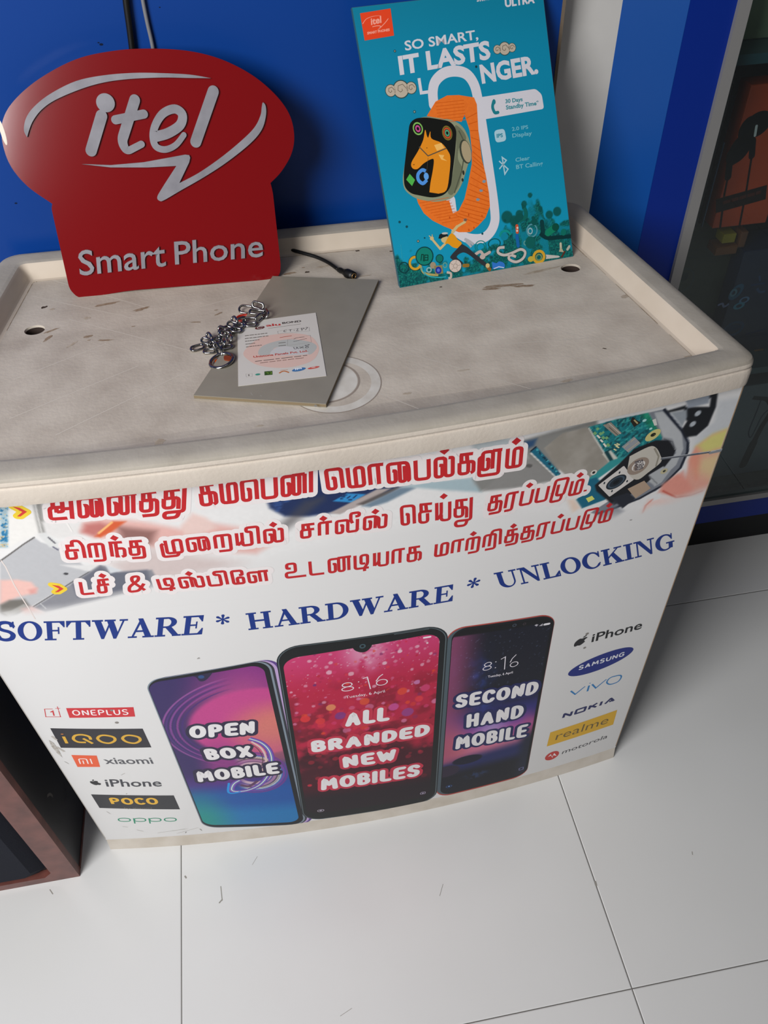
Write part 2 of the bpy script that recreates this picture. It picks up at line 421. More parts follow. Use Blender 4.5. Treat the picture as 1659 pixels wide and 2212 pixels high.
# raised drip-rib lines, worn logo rings and stains of the tray
tray = lambda x, y, l: (x, y, .767+l)
rb = Art(tray, .0003)
ribm = mat('worn_rib', '#c0b6a9', .55)
for L in ['20,800 330,690', '40,900 400,770', '60,905 390,850', '200,905 400,862', '350,660 520,735', '240,650 330,668', '1000,720 1180,690', '960,752 1250,722', '930,640 1190,608', '880,690 1090,660', '1010,750 1330,765', '1150,790 1400,812', '980,690 1300,655', '300,860 60,960', '480,905 330,930', '1180,770 1330,790', '740,700 960,655', '760,760 900,690']:
    pass
for a, b in [((-0.0034,0.6587),(0.1229,0.5624)),((-0.0117,0.6193),(0.1085,0.5448)),((0.1233,0.5416),(0.2191,0.5685)),((-0.0063,0.3967),(0.1113,0.458)),((0.0394,0.3633),(0.1618,0.4393)),((0.0341,0.561),(0.1668,0.4707)),((0.4245,0.5233),(0.5622,0.5249)),((0.3891,0.4748),(0.5973,0.4738)),((0.4173,0.4237),(0.6261,0.4042)),((0.4481,0.471),(0.6281,0.4337)),((0.4401,0.4188),(0.5769,0.3668)),((0.3748,0.4262),(0.4945,0.331)),((0.5167,0.4471),(0.6313,0.3592)),((0.3402,0.3635),(0.392,0.3137)),((0.3222,0.4893),(0.4215,0.5095)),((0.2752,0.6182),(0.3199,0.6301)),((-0.0106,0.4601),(0.0767,0.5053))]:
    rb.strip([a, b], .0009, ribm)
rb.build('tray_ribs', top)
lg = Art(tray, .00035); cL = (.300, .388)
worn = mat('logo_worn_white', '#ccc6bc', .5, noise=(60, .8, '#b5ac9f'))
lg.disc(cL, .0460, .0460, mat('logo_rim', '#8e8175', .7), 64, 0, .975)
lg.layer(.0003); lg.disc(cL, .0448, .0448, worn, 64, 0, .80)
lg.layer(.00034); lg.disc((.292, .392), .0335, .033, mat('logo_rim', ''), 64, 0, .94)
lg.layer(.00030); lg.disc((.292, .392), .031, .0305, worn, 64, 0, .35)
lg.build('moulded_logo', top, label='worn round white logo moulded into the tray')
st = Art(tray, .00045); brown = mat('stain_brown', '#7d6650', .8, noise=(200, .8, '#a08f7d'))
faint = mat('stain_faint', '#9a8a78', .8, noise=(150, .9, '#b5a999')); dark = mat('stain_dark', '#3a2a1e', .8)
def blob(c, l, w, ang, m, seed):
    rr = random.Random(seed); p = []
    for i in range(16):
        a = 2*math.pi*i/16; k = 1+rr.uniform(-.3, .3); x = l*math.cos(a)*k; y = w*math.sin(a)*k
        p.append((c[0]+x*math.cos(ang)-y*math.sin(ang), c[1]+x*math.sin(ang)+y*math.cos(ang)))
    st.poly(p, m)
for i, (c, l, w, a, m) in enumerate([((0.072,0.5841), .013, .0022, .15, brown), ((0.1104,0.5651), .009, .0025, .3, brown), ((0.0039,0.5922), .0032, .0022, .5, dark), ((0.0135,0.5863), .003, .0018, 0, faint), ((0.0175,0.5427), .008, .0018, .5, brown), ((0.0152,0.5281), .006, .002, .9, brown), ((0.0565,0.5227), .0045, .0022, .2, brown), ((0.058,0.5154), .002, .001, 0, brown), ((0.0753,0.5117), .008, .0015, -.15, brown), ((0.0414,0.5112), .008, .0015, .8, faint), ((0.0528,0.5597), .004, .002, 0, faint), ((-0.014,0.674), .018, .0022, 0, brown), ((0.1031,0.5323), .002, .0008, 0, brown), ((0.1685,0.5263), .006, .001, -.2, brown), ((0.1935,0.5375), .005, .0012, .5, brown), ((0.1913,0.5455), .002, .001, 0, brown), ((0.2762,0.6061), .008, .0022, .2, brown), ((0.2969,0.6047), .0028, .0016, 0, dark), ((0.2939,0.6162), .002, .001, 0, brown), ((0.2845,0.6471), .005, .003, 0, faint), ((0.3613,0.6412), .0025, .0015, 0, dark), ((0.4003,0.6312), .0022, .0012, 0, dark), ((0.3486,0.5827), .016, .0016, 0, faint), ((0.5043,0.5276), .022, .003, -.05, brown), ((0.4928,0.5241), .010, .002, -.1, brown), ((0.5292,0.5221), .012, .0022, -.1, brown), ((0.5596,0.5504), .022, .002, .2, faint), ((0.4397,0.5398), .0015, .001, 0, dark), ((0.5739,0.3893), .0022, .0009, -.5, dark), ((0.5202,0.3463), .006, .002, .2, faint), ((0.6619,0.4409), .010, .012, .3, faint), ((0.6505,0.3591), .006, .002, 0, faint), ((0.1339,0.3339), .006, .004, .8, faint), ((0.3179,0.614), .01, .002, .2, faint), ((0.3734,0.6546), .05, .0013, .02, brown), ((0.3661,0.358), .004, .0015, 0, faint), ((0.4265,0.3831), .006, .0012, 0, faint), ((0.2239,0.3385), .004, .0012, 0, faint), ((0.6304,0.478), .006, .003, .4, faint), ((0.5548,0.352), .002, .001, 0, faint)]):
    blob(c, l, w, a, m, i)
grime_line = mat('foot_grime', '#77654f', .85, noise=(90, 1, '#a99a88'))
wl_ = outline(.0395)
for k in range(27, len(wl_)-1):
    if (k*7) % 5 < 4: st.strip([wl_[k], wl_[k+1]], .0016+.0016*((k*13) % 7)/7, grime_line)
st.build('tray_stains', top)

# curved front panel with tan cut edges, side panels and base strip
board_w = mat('print_white', '#d8d6d4', .34, spec=.45)
tan = mat('cut_edge', '#a08468', .8)
X0, X1 = -.1072, .6985
def curve_slab(name, x0, x1, z0, z1, y_off, th, m, parent, nx=80, ybot=0., m_edge=None, zf=None):
    V = []; F = []; idx = []
    for i in range(nx+1):
        x = x0+(x1-x0)*i/nx; y = FY(x)+y_off; zb = z0 if zf is None else zf(x)
        V += [(x, y-ybot, zb), (x, y, z1), (x, y+th, z1), (x, y+th, zb)]
    for i in range(nx):
        a = i*4; b = a+4
        for k in range(4): F.append((a+k, b+k, b+(k+1) % 4, a+(k+1) % 4)); idx.append(0 if k == 0 else 1)
    F += [(0, 1, 2, 3), (nx*4+3, nx*4+2, nx*4+1, nx*4)]; idx += [1, 1]
    return mesh_obj(name, V, F, None, parent, mats=[m, m_edge or m], idx=idx)
ZB = .026
fp = curve_slab('front_panel', X0, X1, ZB, .7535, .0, .004, board_w, counter, m_edge=tan)
for sx in (X0, X1-.0012):
    pass
sk = curve_slab('base_strip', X0+.0005, X1-.0005, .0, ZB-.0008, .0, .006, mat('base_strip', '#cfc6ba', .55, noise=(30, .6, '#b5a998'), bump=(120, .2)), counter, ybot=.004)
side = mat('side_plastic', '#c9c4bc', .55, noise=(8, .4, '#b3aca2'))
for s_, (xa, xb) in (('l', (X0+.001, -.040)), ('r', (X1-.001, .634))):
    t = .004 if s_ == 'l' else -.004; ya = FY(xa)+.004; yb = .665
    v = [(xa, ya, 0), (xa+t, ya, 0), (xb+t, yb, 0), (xb, yb, 0)]; V = v+[(a, b, .7535) for a, b, _ in v]
    mesh_obj('side_panel', V, [(0, 1, 2, 3), (4, 7, 6, 5), (0, 4, 5, 1), (1, 5, 6, 2), (2, 6, 7, 3), (3, 7, 4, 0)], side, counter)
panel = lambda x, z, l: (x, FY(x)-l, z)
ed = Art(panel, .0003)
ed.strip([(X1-.0006, .03), (X1-.0006, .7535)], .0014, tan); ed.strip([(X0+.0006, .03), (X0+.0006, .7535)], .0012, mat('edge_grey', '#b3aca4', .6))
ed.build('panel_edge_trim', fp)

# ---------------------------------------------------------------- loudspeaker cabinet on the floor, left
spk = empty('wooden_speaker_box', (-.30, .42, 0), 'dark speaker box with reddish brown wooden rim and black inset front on the floor', 'speaker box')
wood = mat('red_brown_wood', '#6e4038', .45, spec=.4, noise=(30, .8, '#40221e'), bump=(80, .1))
blk = mat('black_side', '#17171a', .38, spec=.5, noise=(12, .3, '#0c0c0e'), bump=(90, .08))
SX, SY = -.150, .2895; SW, SD, SH = .30, .26, .52
# rim: front frame as one piece with a chamfered opening
def rect(x0, x1, z0, z1, c): return [(x0+c, z0), (x1-c, z0), (x1, z0+c), (x1, z1-c), (x1-c, z1), (x0+c, z1), (x0, z1-c), (x0, z0+c)]
outer = [(SX-SW, 0), (SX, 0), (SX, SH), (SX-SW, SH)]
inner = rect(SX-SW+.03, SX-.034, .016, SH-.03, .012)
V = [(x, SY, z) for x, z in outer+inner]+[(x, SY+.012, z) for x, z in outer+inner]
tri = tessellate_polygon([[Vector((x, z, 0)) for x, z in outer], [Vector((x, z, 0)) for x, z in inner]])
F = [tuple(t) for t in tri]+[tuple(i+12 for i in t) for t in tri]+[(i, (i+1) % 4, (i+1) % 4+12, i+12) for i in range(4)]+[(4+i, 4+(i+1) % 8, 4+(i+1) % 8+12, 4+i+12) for i in range(8)]
mesh_obj('front_frame', V, F, wood, spk)
box('enclosure', SX-SW, SX-.0005, SY+.012, SY+SD, .006, SH, blk, spk)
box('base_edge', SX-SW, SX+.0005, SY+.012, SY+SD, 0, .006, wood, spk)
gx = rect(SX-SW+.034, SX-.040, .020, SH-.034, .014)
gi = rect(SX-SW+.046, SX-.056, .036, SH-.05, .012)
V = [(x, SY+.008, z) for x, z in gx]+[(x, SY-.004, z) for x, z in gi]
F = [(i, (i+1) % 8, (i+1) % 8+8, i+8) for i in range(8)]+[tuple(range(8, 16))]
mesh_obj('grille_panel', V, F, mat('grille_cloth', '#1e2029', .85, spec=.2, bump=(900, .5)), spk)
mkk = Art(lambda y, z, l: (SX+l, y, z), .0002)
mkk.strip(spline([(.335, .170), (.343, .160), (.345, .148)]), .004, '#6d6a66'); mkk.strip(spline([(.36, .10), (.375, .095), (.385, .11)]), .0015, '#2f2f31')
mkk.build('scuff_marks', spk)


# ---------------------------------------------------------------- blue glass-fronted display cabinet at the right
cab = empty('display_cabinet', (1.0, .8, 0), 'tall blue display cabinet with aluminium framed glass front', 'cabinet')
CY = .70
navy = mat('blue_laminate', '#06458f', .36, spec=.35)
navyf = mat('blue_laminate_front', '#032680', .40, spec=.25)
def bars(name, parts, m, parent, **k):
    v, f = join_vf([box_vf(*p) for p in parts]); return mesh_obj(name, v, f, m, parent, **k)
box('side_panel', .7505, .7545, CY+.0005, 1.15, 0, 2.2, navy, cab)
mesh_obj('corner_panel', [(.6875, .735, 0), (.7505, .7002, 0), (.7505, .712, 0), (.6875, .747, 0), (.6875, .735, 2.2), (.7505, .7002, 2.2), (.7505, .712, 2.2), (.6875, .747, 2.2)], [(0, 3, 2, 1), (4, 5, 6, 7), (0, 1, 5, 4), (1, 2, 6, 5), (2, 3, 7, 6), (3, 0, 4, 7)], navy, cab)
box('front_stile', .7510, .8070, CY, CY+.012, .105, 2.2, navyf, cab)
alu = mat('aluminium_frame', '#918f8d', .42, metal=.35)
bars('aluminium_frame', [(.8070, .8215, CY-.006, CY+.012, .158, 2.2), (.8215, 1.9, CY-.006, CY+.012, .158, .171)], alu, cab)
box('plinth', .8070, 1.9, CY, CY+.012, .105, .1575, navyf, cab)
box('toe_kick', .7545, 1.9, .735, .745, 0, .105, mat('toe_kick_black', '#07080c', .6), cab)
box('back_panel', .7545, 1.9, 1.10, 1.112, .1, 2.2, mat('cabinet_inside', '#2b3034', .7), cab)
shelf = mat('glass_shelf_edge', '#27464c', .25)
for z in (.171-.012, .4260, .905): box('shelf', .7545, 1.9, CY+.03, 1.10, z, z+.012, shelf if z > .2 else mat('cabinet_floor', '#3a3b36', .6), cab)
gl = mat('cabinet_glass', '#e8f2f0', .03, trans=1.0, spec=.5); gl.node_tree.nodes['Principled BSDF'].inputs['IOR'].default_value = 1.45
# thin pane: mix of transparent and glossy keeps it a real sheet of glass
nt = gl.node_tree; nt.nodes.clear(); out = nt.nodes.new('ShaderNodeOutputMaterial'); tr = nt.nodes.new('ShaderNodeBsdfTransparent'); gs = nt.nodes.new('ShaderNodeBsdfGlossy')
fr = nt.nodes.new('ShaderNodeValue'); fr.outputs[0].default_value = .05; mx = nt.nodes.new('ShaderNodeMixShader'); tr.inputs[0].default_value = (.80, .86, .86, 1); gs.inputs[1].default_value = .02;
nt.links.new(fr.outputs[0], mx.inputs[0]); nt.links.new(tr.outputs[0], mx.inputs[1]); nt.links.new(gs.outputs[0], mx.inputs[2]); nt.links.new(mx.outputs[0], out.inputs[0])
box('glass_pane', .8215, 1.9, CY-.001, CY+.003, .171, 2.2, gl, cab)

def boxed(name, label, cat, x0, x1, z0, z1, y, d, m, group=None):
    o = empty(name, ((x0+x1)/2, y+d/2, z0), label, cat, group)
    box('box_body' if 'box' in name else 'pack', x0, x1, y, y+d, z0, z1, m, o, bevel=.0015)
    return o
KY = .77
def fsurf(y): return lambda x, z, l: (x, y-l, z)
# orange earphone box
a = (0.8549,0.8664); b = (0.9001,0.672); c = (0.9749,0.6681); d = (0.9195,0.8628)
ob = boxed('earphone_box', 'bright orange box picturing black earphones behind the glass', 'box', b[0]-.004, c[0]+.004, b[1], a[1], KY, .03, mat('orange_card', '#a83a10', .45, noise=(25, .3, '#8e300c')))
ar = Art(fsurf(KY), .0004)
ar.disc((0.9199,0.8156), .020, .0165, '#08080b', 24, .5); ar.disc((0.9049,0.7864), .0145, .022, '#08080b', 24, -.35)
ar.disc((0.9078,0.811), .012, .017, '#08080b', 20, -.2); ar.disc((0.8982,0.7772), .011, .014, '#08080b')
ar.capsule((0.9203,0.7946), (0.9252,0.7737), .009, '#0a0a0c'); ar.capsule((0.8953,0.7656), (0.8985,0.7471), .0095, '#0a0a0c')
ar.strip([(0.9252,0.7737), (0.9321,0.7271)], .003, '#150806'); ar.strip([(0.8982,0.7461), (0.9005,0.7199)], .003, '#150806')
ar.strip([(0.901,0.7198), (0.9082,0.6711)], .0032, '#150806'); ar.strip([(0.9321,0.7271), (0.9382,0.6704)], .0032, '#150806')
ar.poly([(0.8896,0.7168), (0.9619,0.73), (0.9667,0.7087), (0.8946,0.6958)], '#1a100d')
ar.layer(.0006); ar.capsule((0.9194,0.8137), (0.9211,0.8013), .0035, '#b9b9b7')
dashes(ar, (0.9015,0.7102), (0.9557,0.7205), .005, '#4a1c12')
ar.build('printed_front', ob)
# pale product on the upper shelf
o = boxed('pale_carton', 'pale green carton with blue blotches standing on the cabinet shelf', 'box', (0.8688,0.8877)[0], 1.20, .917, 1.16, KY+.01, .08, mat('pale_carton', '#8c9674', .6, noise=(9, 1, '#4c6670')))
# dark packs, left of orange box
o = boxed('black_box', 'slim black box standing left of the orange earphone box', 'box', .835, (0.8819,0.7302)[0]-.004, (0.8999,0.6686)[1], (0.8589,0.8799)[1], KY+.01, .05, mat('black_card', '#0b0d12', .4))
box('edge', (0.8889,0.7083)[0]-.0045, (0.8889,0.7083)[0]-.0032, KY+.009, KY+.012, (0.8989,0.6721)[1], (0.8704,0.7916)[1], mat('edge_blue', '#4d6a86', .4), o)
# stuff on the middle shelf: small cartons
def carton(label, p, q, y, col, dd=.05, col2=None):
    x0, z0 = p; x1, z1 = q
    return boxed('small_carton', label, 'carton', x0, x1, z0, z1, y, dd, mat('card_'+col.lstrip('#'), col, .5, noise=(40, .5, col2 or col)))
carton('small orange carton below the orange earphone box', (0.9149,0.6246), (0.9491,0.6379), KY+.004, '#6a3a10', .06, '#6b3a14')
carton('small mustard yellow carton on top of the orange one', (0.9234,0.6412), (0.9438,0.6556), KY+.008, '#8a780c', .05, '#8f7a18')
carton('brown carton with faded print to the right of the mustard carton', (0.9523,0.6303), (0.9635,0.6554), KY+.01, '#6b3b1c', .05, '#3b2a24')
carton('small amber carton low behind the counter corner', (1.037,0.418), (1.054,0.44), KY+.003, '#8a5a18', .05, '#5f3f14')
o = boxed('olive_box', 'wide dark olive box under the small cartons', 'box', .835, (0.9631,0.6203)[0]-.003, (0.9453,0.4867)[1], (0.8656,0.6665)[1], KY+.03, .05, mat('olive_card', '#333a2a', .5, noise=(14, .8, '#14191a')))
ar = Art(fsurf(KY+.03), .0005)
for k in range(4): ar.strip([(0.8635,0.6248), (0.9526,0.6215)] if k == 0 else [(0.8709,0.6122), (0.9523,0.6083)] if k == 1 else [(0.8623,0.6522), (0.9003,0.6507)] if k == 2 else [(0.889,0.6406), (0.9088,0.6404)], .0018, '#333c38')
ar.disc((0.8878,0.5738), .020, .022, '#3f4a46', 24, .4, .86); ar.disc((0.8802,0.581), .006, .009, '#2d3634'); ar.disc((0.8901,0.5789), .006, .008, '#2d3634')
ar.build('printed_front', o)
o = boxed('navy_box', 'dark navy box printed with small blue rings beside the counter corner', 'box', (0.9631,0.6203)[0], 1.24, .438, (0.9642,0.626)[1], KY+.005, .06, mat('navy_card', '#0b1c38', .4, noise=(10, .6, '#0d1c38')))
ar = Art(fsurf(KY+.005), .0005)
for p, rx, ry, ro, col in [((1085,1140), .0085, .0055, .2, '#4f7390'), ((1025,1205), .0095, .006, .2, '#3f6d85'), ((1280,1000), .011, .012, .3, '#33505f'), ((1290,1030), .014, .006, .2, '#3d5c74')]:
    pass
ar.disc((0.9884,0.5404), .0085, .0060, '#56789a', 20, .2, .6); ar.disc((0.9823,0.5307), .0095, .0062, '#3f7d95', 20, .2, .5)
ar.disc((0.9698,0.5571), .0095, .015, '#2c5570', 20, -.5, .55); ar.disc((0.9657,0.5561), .006, .007, '#4d7486', 16, 0, .5)
ar.strip(spline([(0.9452,0.5364), (0.952,0.5388), (0.9568,0.5325), (0.9637,0.5372)]), .0035, '#6d7396')
ar.disc((0.9859,0.4879), .018, .014, '#24405f', 24, .2, .7); ar.disc((0.9846,0.4898), .012, .006, '#1c3352')
ar.strip(spline([(1.004,0.559), (1.011,0.5519), (1.02,0.5523)]), .004, '#33486a'); ar.strip([(0.9916,0.5661), (1.015,0.5671)], .003, '#26385a'); ar.strip([(1.001,0.5812), (1.005,0.5714)], .003, '#33486a')
ar.strip([(1.011,0.4741), (1.044,0.4799)], .0035, '#182a4a')
ar.build('printed_front', o)
o = boxed('teal_box', 'flat dark teal box edge showing under the navy box', 'box', .98, 1.24, .405, .424, KY-.01, .1, mat('teal_card', '#12313d', .4))
# cable package at the bottom
o = boxed('cable_package', 'grey package picturing a looped black charging cable at the cabinet bottom', 'package', .90, 1.27, .172, .385, KY-.02, .05, mat('grey_pack', '#6c7276', .45, noise=(5, .8, '#4c5c6c')))
ar = Art(fsurf(KY-.02), .0005)
ar.strip(spline([(1.048,0.3572), (1.06,0.3538), (1.076,0.349), (1.089,0.3329), (1.093,0.3148), (1.087,0.2865), (1.083,0.2503)]), .0075, '#0c0e12', w2=.011)
ar.capsule((1.083,0.2485), (1.079,0.1949), .0155, '#08090b')
ar.strip(spline([(1.065,0.3492), (1.065,0.3225), (1.064,0.2854), (1.067,0.27), (1.073,0.2638), (1.076,0.2817), (1.079,0.3106), (1.086,0.3239)]), .0025, '#23303f')
dashes(ar, (1.048,0.1581), (1.14,0.1561), .0022, '#34383c'); dashes(ar, (1.065,0.1443), (1.132,0.1433), .0022, '#34383c')
ar.build('printed_front', o)

# ---------------------------------------------------------------- red sign
TS = R(18)
sa = Vector((.04023, .60585, .767)); su = Vector((.99929, -.03766, 0)); sv = Vector((.03766*math.sin(TS), .99929*math.sin(TS), math.cos(TS))); sn = su.cross(sv).normalized()
sign = empty('red_shop_sign', tuple(sa), 'glossy red speech-bubble shaped sign with white raised lettering leaning on the blue wall', 'sign')
ssurf = frame_surf(sa, su, sv)
ell = spline([(-0.0043,0.0992),(-0.0248,0.1181),(-0.0368,0.1393),(-0.0387,0.1625),(-0.033,0.1814),(-0.0175,0.1982),(0.012,0.2159),(0.0518,0.2306),(0.0914,0.2356),(0.1276,0.235),(0.1635,0.2305),(0.1944,0.221),(0.2226,0.2052),(0.2438,0.1858),(0.2559,0.1665),(0.2585,0.1464),(0.2534,0.1287),(0.2407,0.1123),(0.2276,0.1017)], 8)
body = fillet([(0.2276,0.1017),(0.2289,0.0922),(0.2279,0.0133),(0.2247,0.002),(0.2096,-0),(0.0567,0.0022),(0.0074,-0.0014),(-0.0012,-0.0001),(-0.0079,0.0093),(-0.0063,0.0947),(-0.0043,0.0992)], .012)
out_ = ell+body[1:-1]
front = [ssurf(x, y, 0) for x, y in out_]
red = mat('red_acrylic', '#74070b', .13, spec=.5, coat=.4)
V, F = extrude_vf(front, -sn*.006)
mesh_obj('acrylic_face', V, F, red, sign)
cx_ = sum(p[0] for p in out_)/len(out_); cy_ = sum(p[1] for p in out_)/len(out_)
bk = [ssurf(cx_+(x-cx_)*.97, cy_+(y-cy_)*.97, -.0061) for x, y in out_]
V, F = extrude_vf(bk, -sn*.016)
mesh_obj('light_housing', V, F, mat('housing_dark', '#3a0c0d', .5), sign)
wl = mat('frosted_letters', '#807e84', .55, noise=(45, .9, '#67656b')); lu = .0011
def raised(name, make, h=.0022):
    """flat lettering given a real thickness"""
    a = Art(ssurf, h/2+.0002, thin=1.); a.ws = .68; make(a); o = a.build(name, sign); md = o.modifiers.new('depth', 'SOLIDIFY'); md.thickness = h; md.offset = 0
    return o
def itel(a):
    a.strip([(0.0652,0.1788), (0.0476,0.1474)], .0165, wl, cap='round'); a.disc((0.0717,0.1903), .0135, .0128, wl, 28)
    a.strip(fillet([(0.1011,0.1908), (0.0802,0.1538), (0.0831,0.1436), (0.0996,0.1497)], .02, n=8), .0155, wl, cap='round', w2=.010); a.strip([(0.0782,0.1742), (0.1075,0.1775)], .0125, wl, cap='round')
    a.strip(spline([(0.1146,0.1557),(0.1282,0.158),(0.142,0.1647),(0.1461,0.1742),(0.1394,0.18),(0.1269,0.1766),(0.1172,0.1665),(0.1127,0.1558),(0.114,0.1464),(0.123,0.1429),(0.1345,0.1465),(0.1444,0.1553)], 6), .0150, wl, cap='round', w2=.008)
    a.strip([(0.1809,0.1932), (0.1554,0.1479)], .0165, wl, cap='round')
    a.poly(spline([(-0.0127,0.1645),(-0.0142,0.1711),(-0.0093,0.1819),(0.0013,0.1917),(0.0199,0.202),(0.0473,0.2115),(0.0755,0.2148),(0.1053,0.215),(0.1326,0.213),(0.16,0.2099),(0.1807,0.2053)], 5)+spline([(0.1807,0.2053),(0.1594,0.2069),(0.1319,0.2091),(0.0997,0.2099),(0.0741,0.2085),(0.0501,0.2041),(0.023,0.1961),(0.0073,0.1881),(-0.0032,0.1789),(-0.0092,0.1707),(-0.0127,0.1645)], 5)[1:-1], wl)
    a.poly([(0.0353,0.1354),(0.0644,0.1322),(0.0981,0.1324),(0.1275,0.1351),(0.1423,0.1365),(0.1465,0.1357),(0.1471,0.1332),(0.1453,0.1288),(0.1314,0.1093)]+spline([(0.1314,0.1093),(0.1537,0.1179),(0.1805,0.1318),(0.2047,0.1469),(0.2184,0.1575),(0.2258,0.168),(0.2281,0.1756),(0.2299,0.1798),(0.2323,0.1762),(0.2313,0.1671),(0.2252,0.1543),(0.2113,0.142),(0.1844,0.1259),(0.1578,0.113),(0.1313,0.1018),(0.1125,0.0937),(0.1075,0.0934),(0.1058,0.0973),(0.1123,0.1056),(0.1313,0.1263)], 5)[1:]+[(0.1019,0.1271),(0.0639,0.13)], wl)
raised('logo_lettering', itel)
raised('phone_lettering', lambda a: (a.text('Smart', (0.0073,0.0236), (0.1018,0.0257), (0.0108,0.0491), wl, .008), a.text('Phone', (0.1118,0.0263), (0.2095,0.0264), (0.1149,0.0499), wl, .008)))
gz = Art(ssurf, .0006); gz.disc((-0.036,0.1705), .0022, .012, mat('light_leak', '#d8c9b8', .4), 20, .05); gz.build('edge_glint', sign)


# ---------------------------------------------------------------- teal poster board leaning on the wall
TQ = R(28)
qa = Vector((.39502, .54770, .767)); qu = Vector((.99288, .11913, 0)); qv = Vector((-.11913*math.sin(TQ), .99288*math.sin(TQ), math.cos(TQ))); qn = qu.cross(qv).normalized()
poster = empty('watch_poster', tuple(qa), 'teal advertising board with an orange smart watch, leaning on the blue wall', 'poster')
qs = frame_surf(qa, qu, qv)
PW, PH_ = .2113, .2775
cn = [(0, 0), (PW, 0), (PW-.0099, PH_), (-.0066, PH_)]
V, F = extrude_vf([qs(x, y, 0) for x, y in cn], -qn*.005)
mesh_obj('board', V, F, mat('board_core', '#2a5a66', .6), poster)
def poster_paint(s, t, x, y):
    n = vnoise(x*260, y*260, 5, 3); base = np.tile(hexc('#0b83a4'), (len(x), 1))
    base = mix(base, hexc('#1698b8'), sm(.16, .02, y)*.55); base = mix(base, hexc('#0c6c80'), sm(.2, .3, y)*.5)
    # busy dark green doodle bank along the bottom edge
    top = np.interp(x/PW, [0, .12, .2, .35, .5, .6, .66, .74, .80, .86, .93, 1], [.030, .022, .012, .010, .020, .030, .048, .062, .066, .05, .040, .040])
    k = sm(.004, -.003, y-top+(vnoise(x*160, y*160, 9, 2)-.5)*.03)
    cell = vnoise(x*190, y*190, 11, 3); ring = np.abs(np.sin(cell*34))
    c = np.tile(hexc('#0d5a58'), (len(x), 1)); c = mix(c, hexc('#073c40'), sm(.55, .15, ring)); c = mix(c, hexc('#1a8a78'), sm(.90, 1., ring)*.7); c = mix(c, hexc('#0d7f96'), sm(.6, .75, vnoise(x*90, y*90, 3, 2))*.8)
    base = base*(1-k[:, None])+c*k[:, None]
    for px, py, w in [(.157, .066, .006), (.165, .074, .005), (.150, .056, .008), (.176, .058, .005), (.135, .055, .012), (.186, .050, .008), (.196, .052, .009), (.143, .050, .01)]:
        base = mix(base, hexc('#0a4f4a'), sm(w*.62, w*.5, np.hypot(x-px, y-py))*.9)
    return base
painted('printed_face', qs, [(0.0004, 0.0004), (PW-.0004, .0004), (PW-.0103, PH_-.0004), (-.0062, PH_-.0004)], .0009, poster_paint, poster, .0002, rough=.42)
A = Art(qs, .0004); A.ws = .62; W_ = '#cfccd2'
# maker badge
A.poly([(0.0009,0.2716),(0.0334,0.2728),(0.0332,0.2481),(0.0015,0.2468)], '#e0431f')
A.layer(.00055)
A.strip(spline([(0.002,0.2619),(0.0068,0.266),(0.0148,0.2676),(0.022,0.2674)], 5), .0010, '#f0a08c', w2=.0003); A.strip(spline([(0.0117,0.2583),(0.0171,0.2587),(0.0204,0.2578),(0.0173,0.2551),(0.0251,0.2602),(0.0296,0.264)], 5), .0010, '#f0a08c')
A.text('itel', (0.0106,0.2601), (0.0219,0.2612), (0.0111,0.2659), '#f0a08c', .03); A.text('SMART PHONES', (0.0052,0.252), (0.0293,0.2529), (0.0054,0.2541), '#f0a08c', .04)
# headline
A.text('SMARTWATCH', (0.1269,0.2698), (0.1491,0.2704), (0.1269,0.2736), W_, .03); A.text('ULTRA', (0.1576,0.262), (0.1915,0.2628), (0.1578,0.2687), W_, .045)
A.text('SO SMART,', (0.043,0.2333), (0.1242,0.2355), (0.043,0.2417), W_, .02)
A.text('IT LASTS', (0.0337,0.212), (0.1358,0.2161), (0.0339,0.2279), W_, .04)
A.text('L', (0.0525,0.191), (0.062,0.191), (0.0521,0.2054), W_, .03); A.text('NGER.', (0.1227,0.1935), (0.1885,0.1961), (0.1218,0.21), W_, .04)
# long white loop
lo = spline([(0.0661,0.1793),(0.067,0.1918),(0.0713,0.2011),(0.0819,0.2075),(0.095,0.2081),(0.1067,0.2037),(0.1136,0.1934),(0.1161,0.1789),(0.1176,0.1544),(0.1204,0.0964),(0.1212,0.0642),(0.1192,0.0506),(0.1117,0.0408),(0.1007,0.037),(0.0855,0.0402),(0.0745,0.0481)], 5)+[(0.0715,0.0609),(0.0716,0.0822)]
A.layer(.0004); A.strip(lo, .0170, W_, cap='round')
A.poly(fillet([(0.1213,0.18),(0.1834,0.1807),(0.19,0.1745),(0.1912,0.1598),(0.1214,0.1579)], .003), W_)
# watch strap (behind), watch body and screen
og = mat('ink_strap', '#e8711a', .5, noise=(300, .35, '#c9560f'))
A.layer(.0007)
A.poly([(0.0568,0.1691),(0.0685,0.1818),(0.0821,0.1861),(0.0951,0.185),(0.1119,0.1806),(0.1142,0.1735),(0.1126,0.1478),(0.113,0.1183),(0.1153,0.1031),(0.1167,0.0833),(0.1162,0.0696),(0.1095,0.0582),(0.099,0.0505),(0.0897,0.0458),(0.0762,0.0478),(0.0603,0.0564),(0.0479,0.0644),(0.0391,0.0734),(0.0342,0.0846),(0.0328,0.0923),(0.0698,0.0817),(0.0722,0.0684),(0.0793,0.0704),(0.0876,0.0814),(0.094,0.0971),(0.1007,0.1155),(0.1025,0.1286),(0.1027,0.149),(0.099,0.1653),(0.0948,0.1587)], og)
A.layer(.0009)
for k in range(7): y = 690+k*22; A.strip([(0.0685,0.1818) if 0 else (lambda p: (p[0], p[1]-k*.0032))((0.0682,0.1802)), (lambda p: (p[0], p[1]-k*.0032))((0.1001,0.1794))], .0008, '#c9560f')
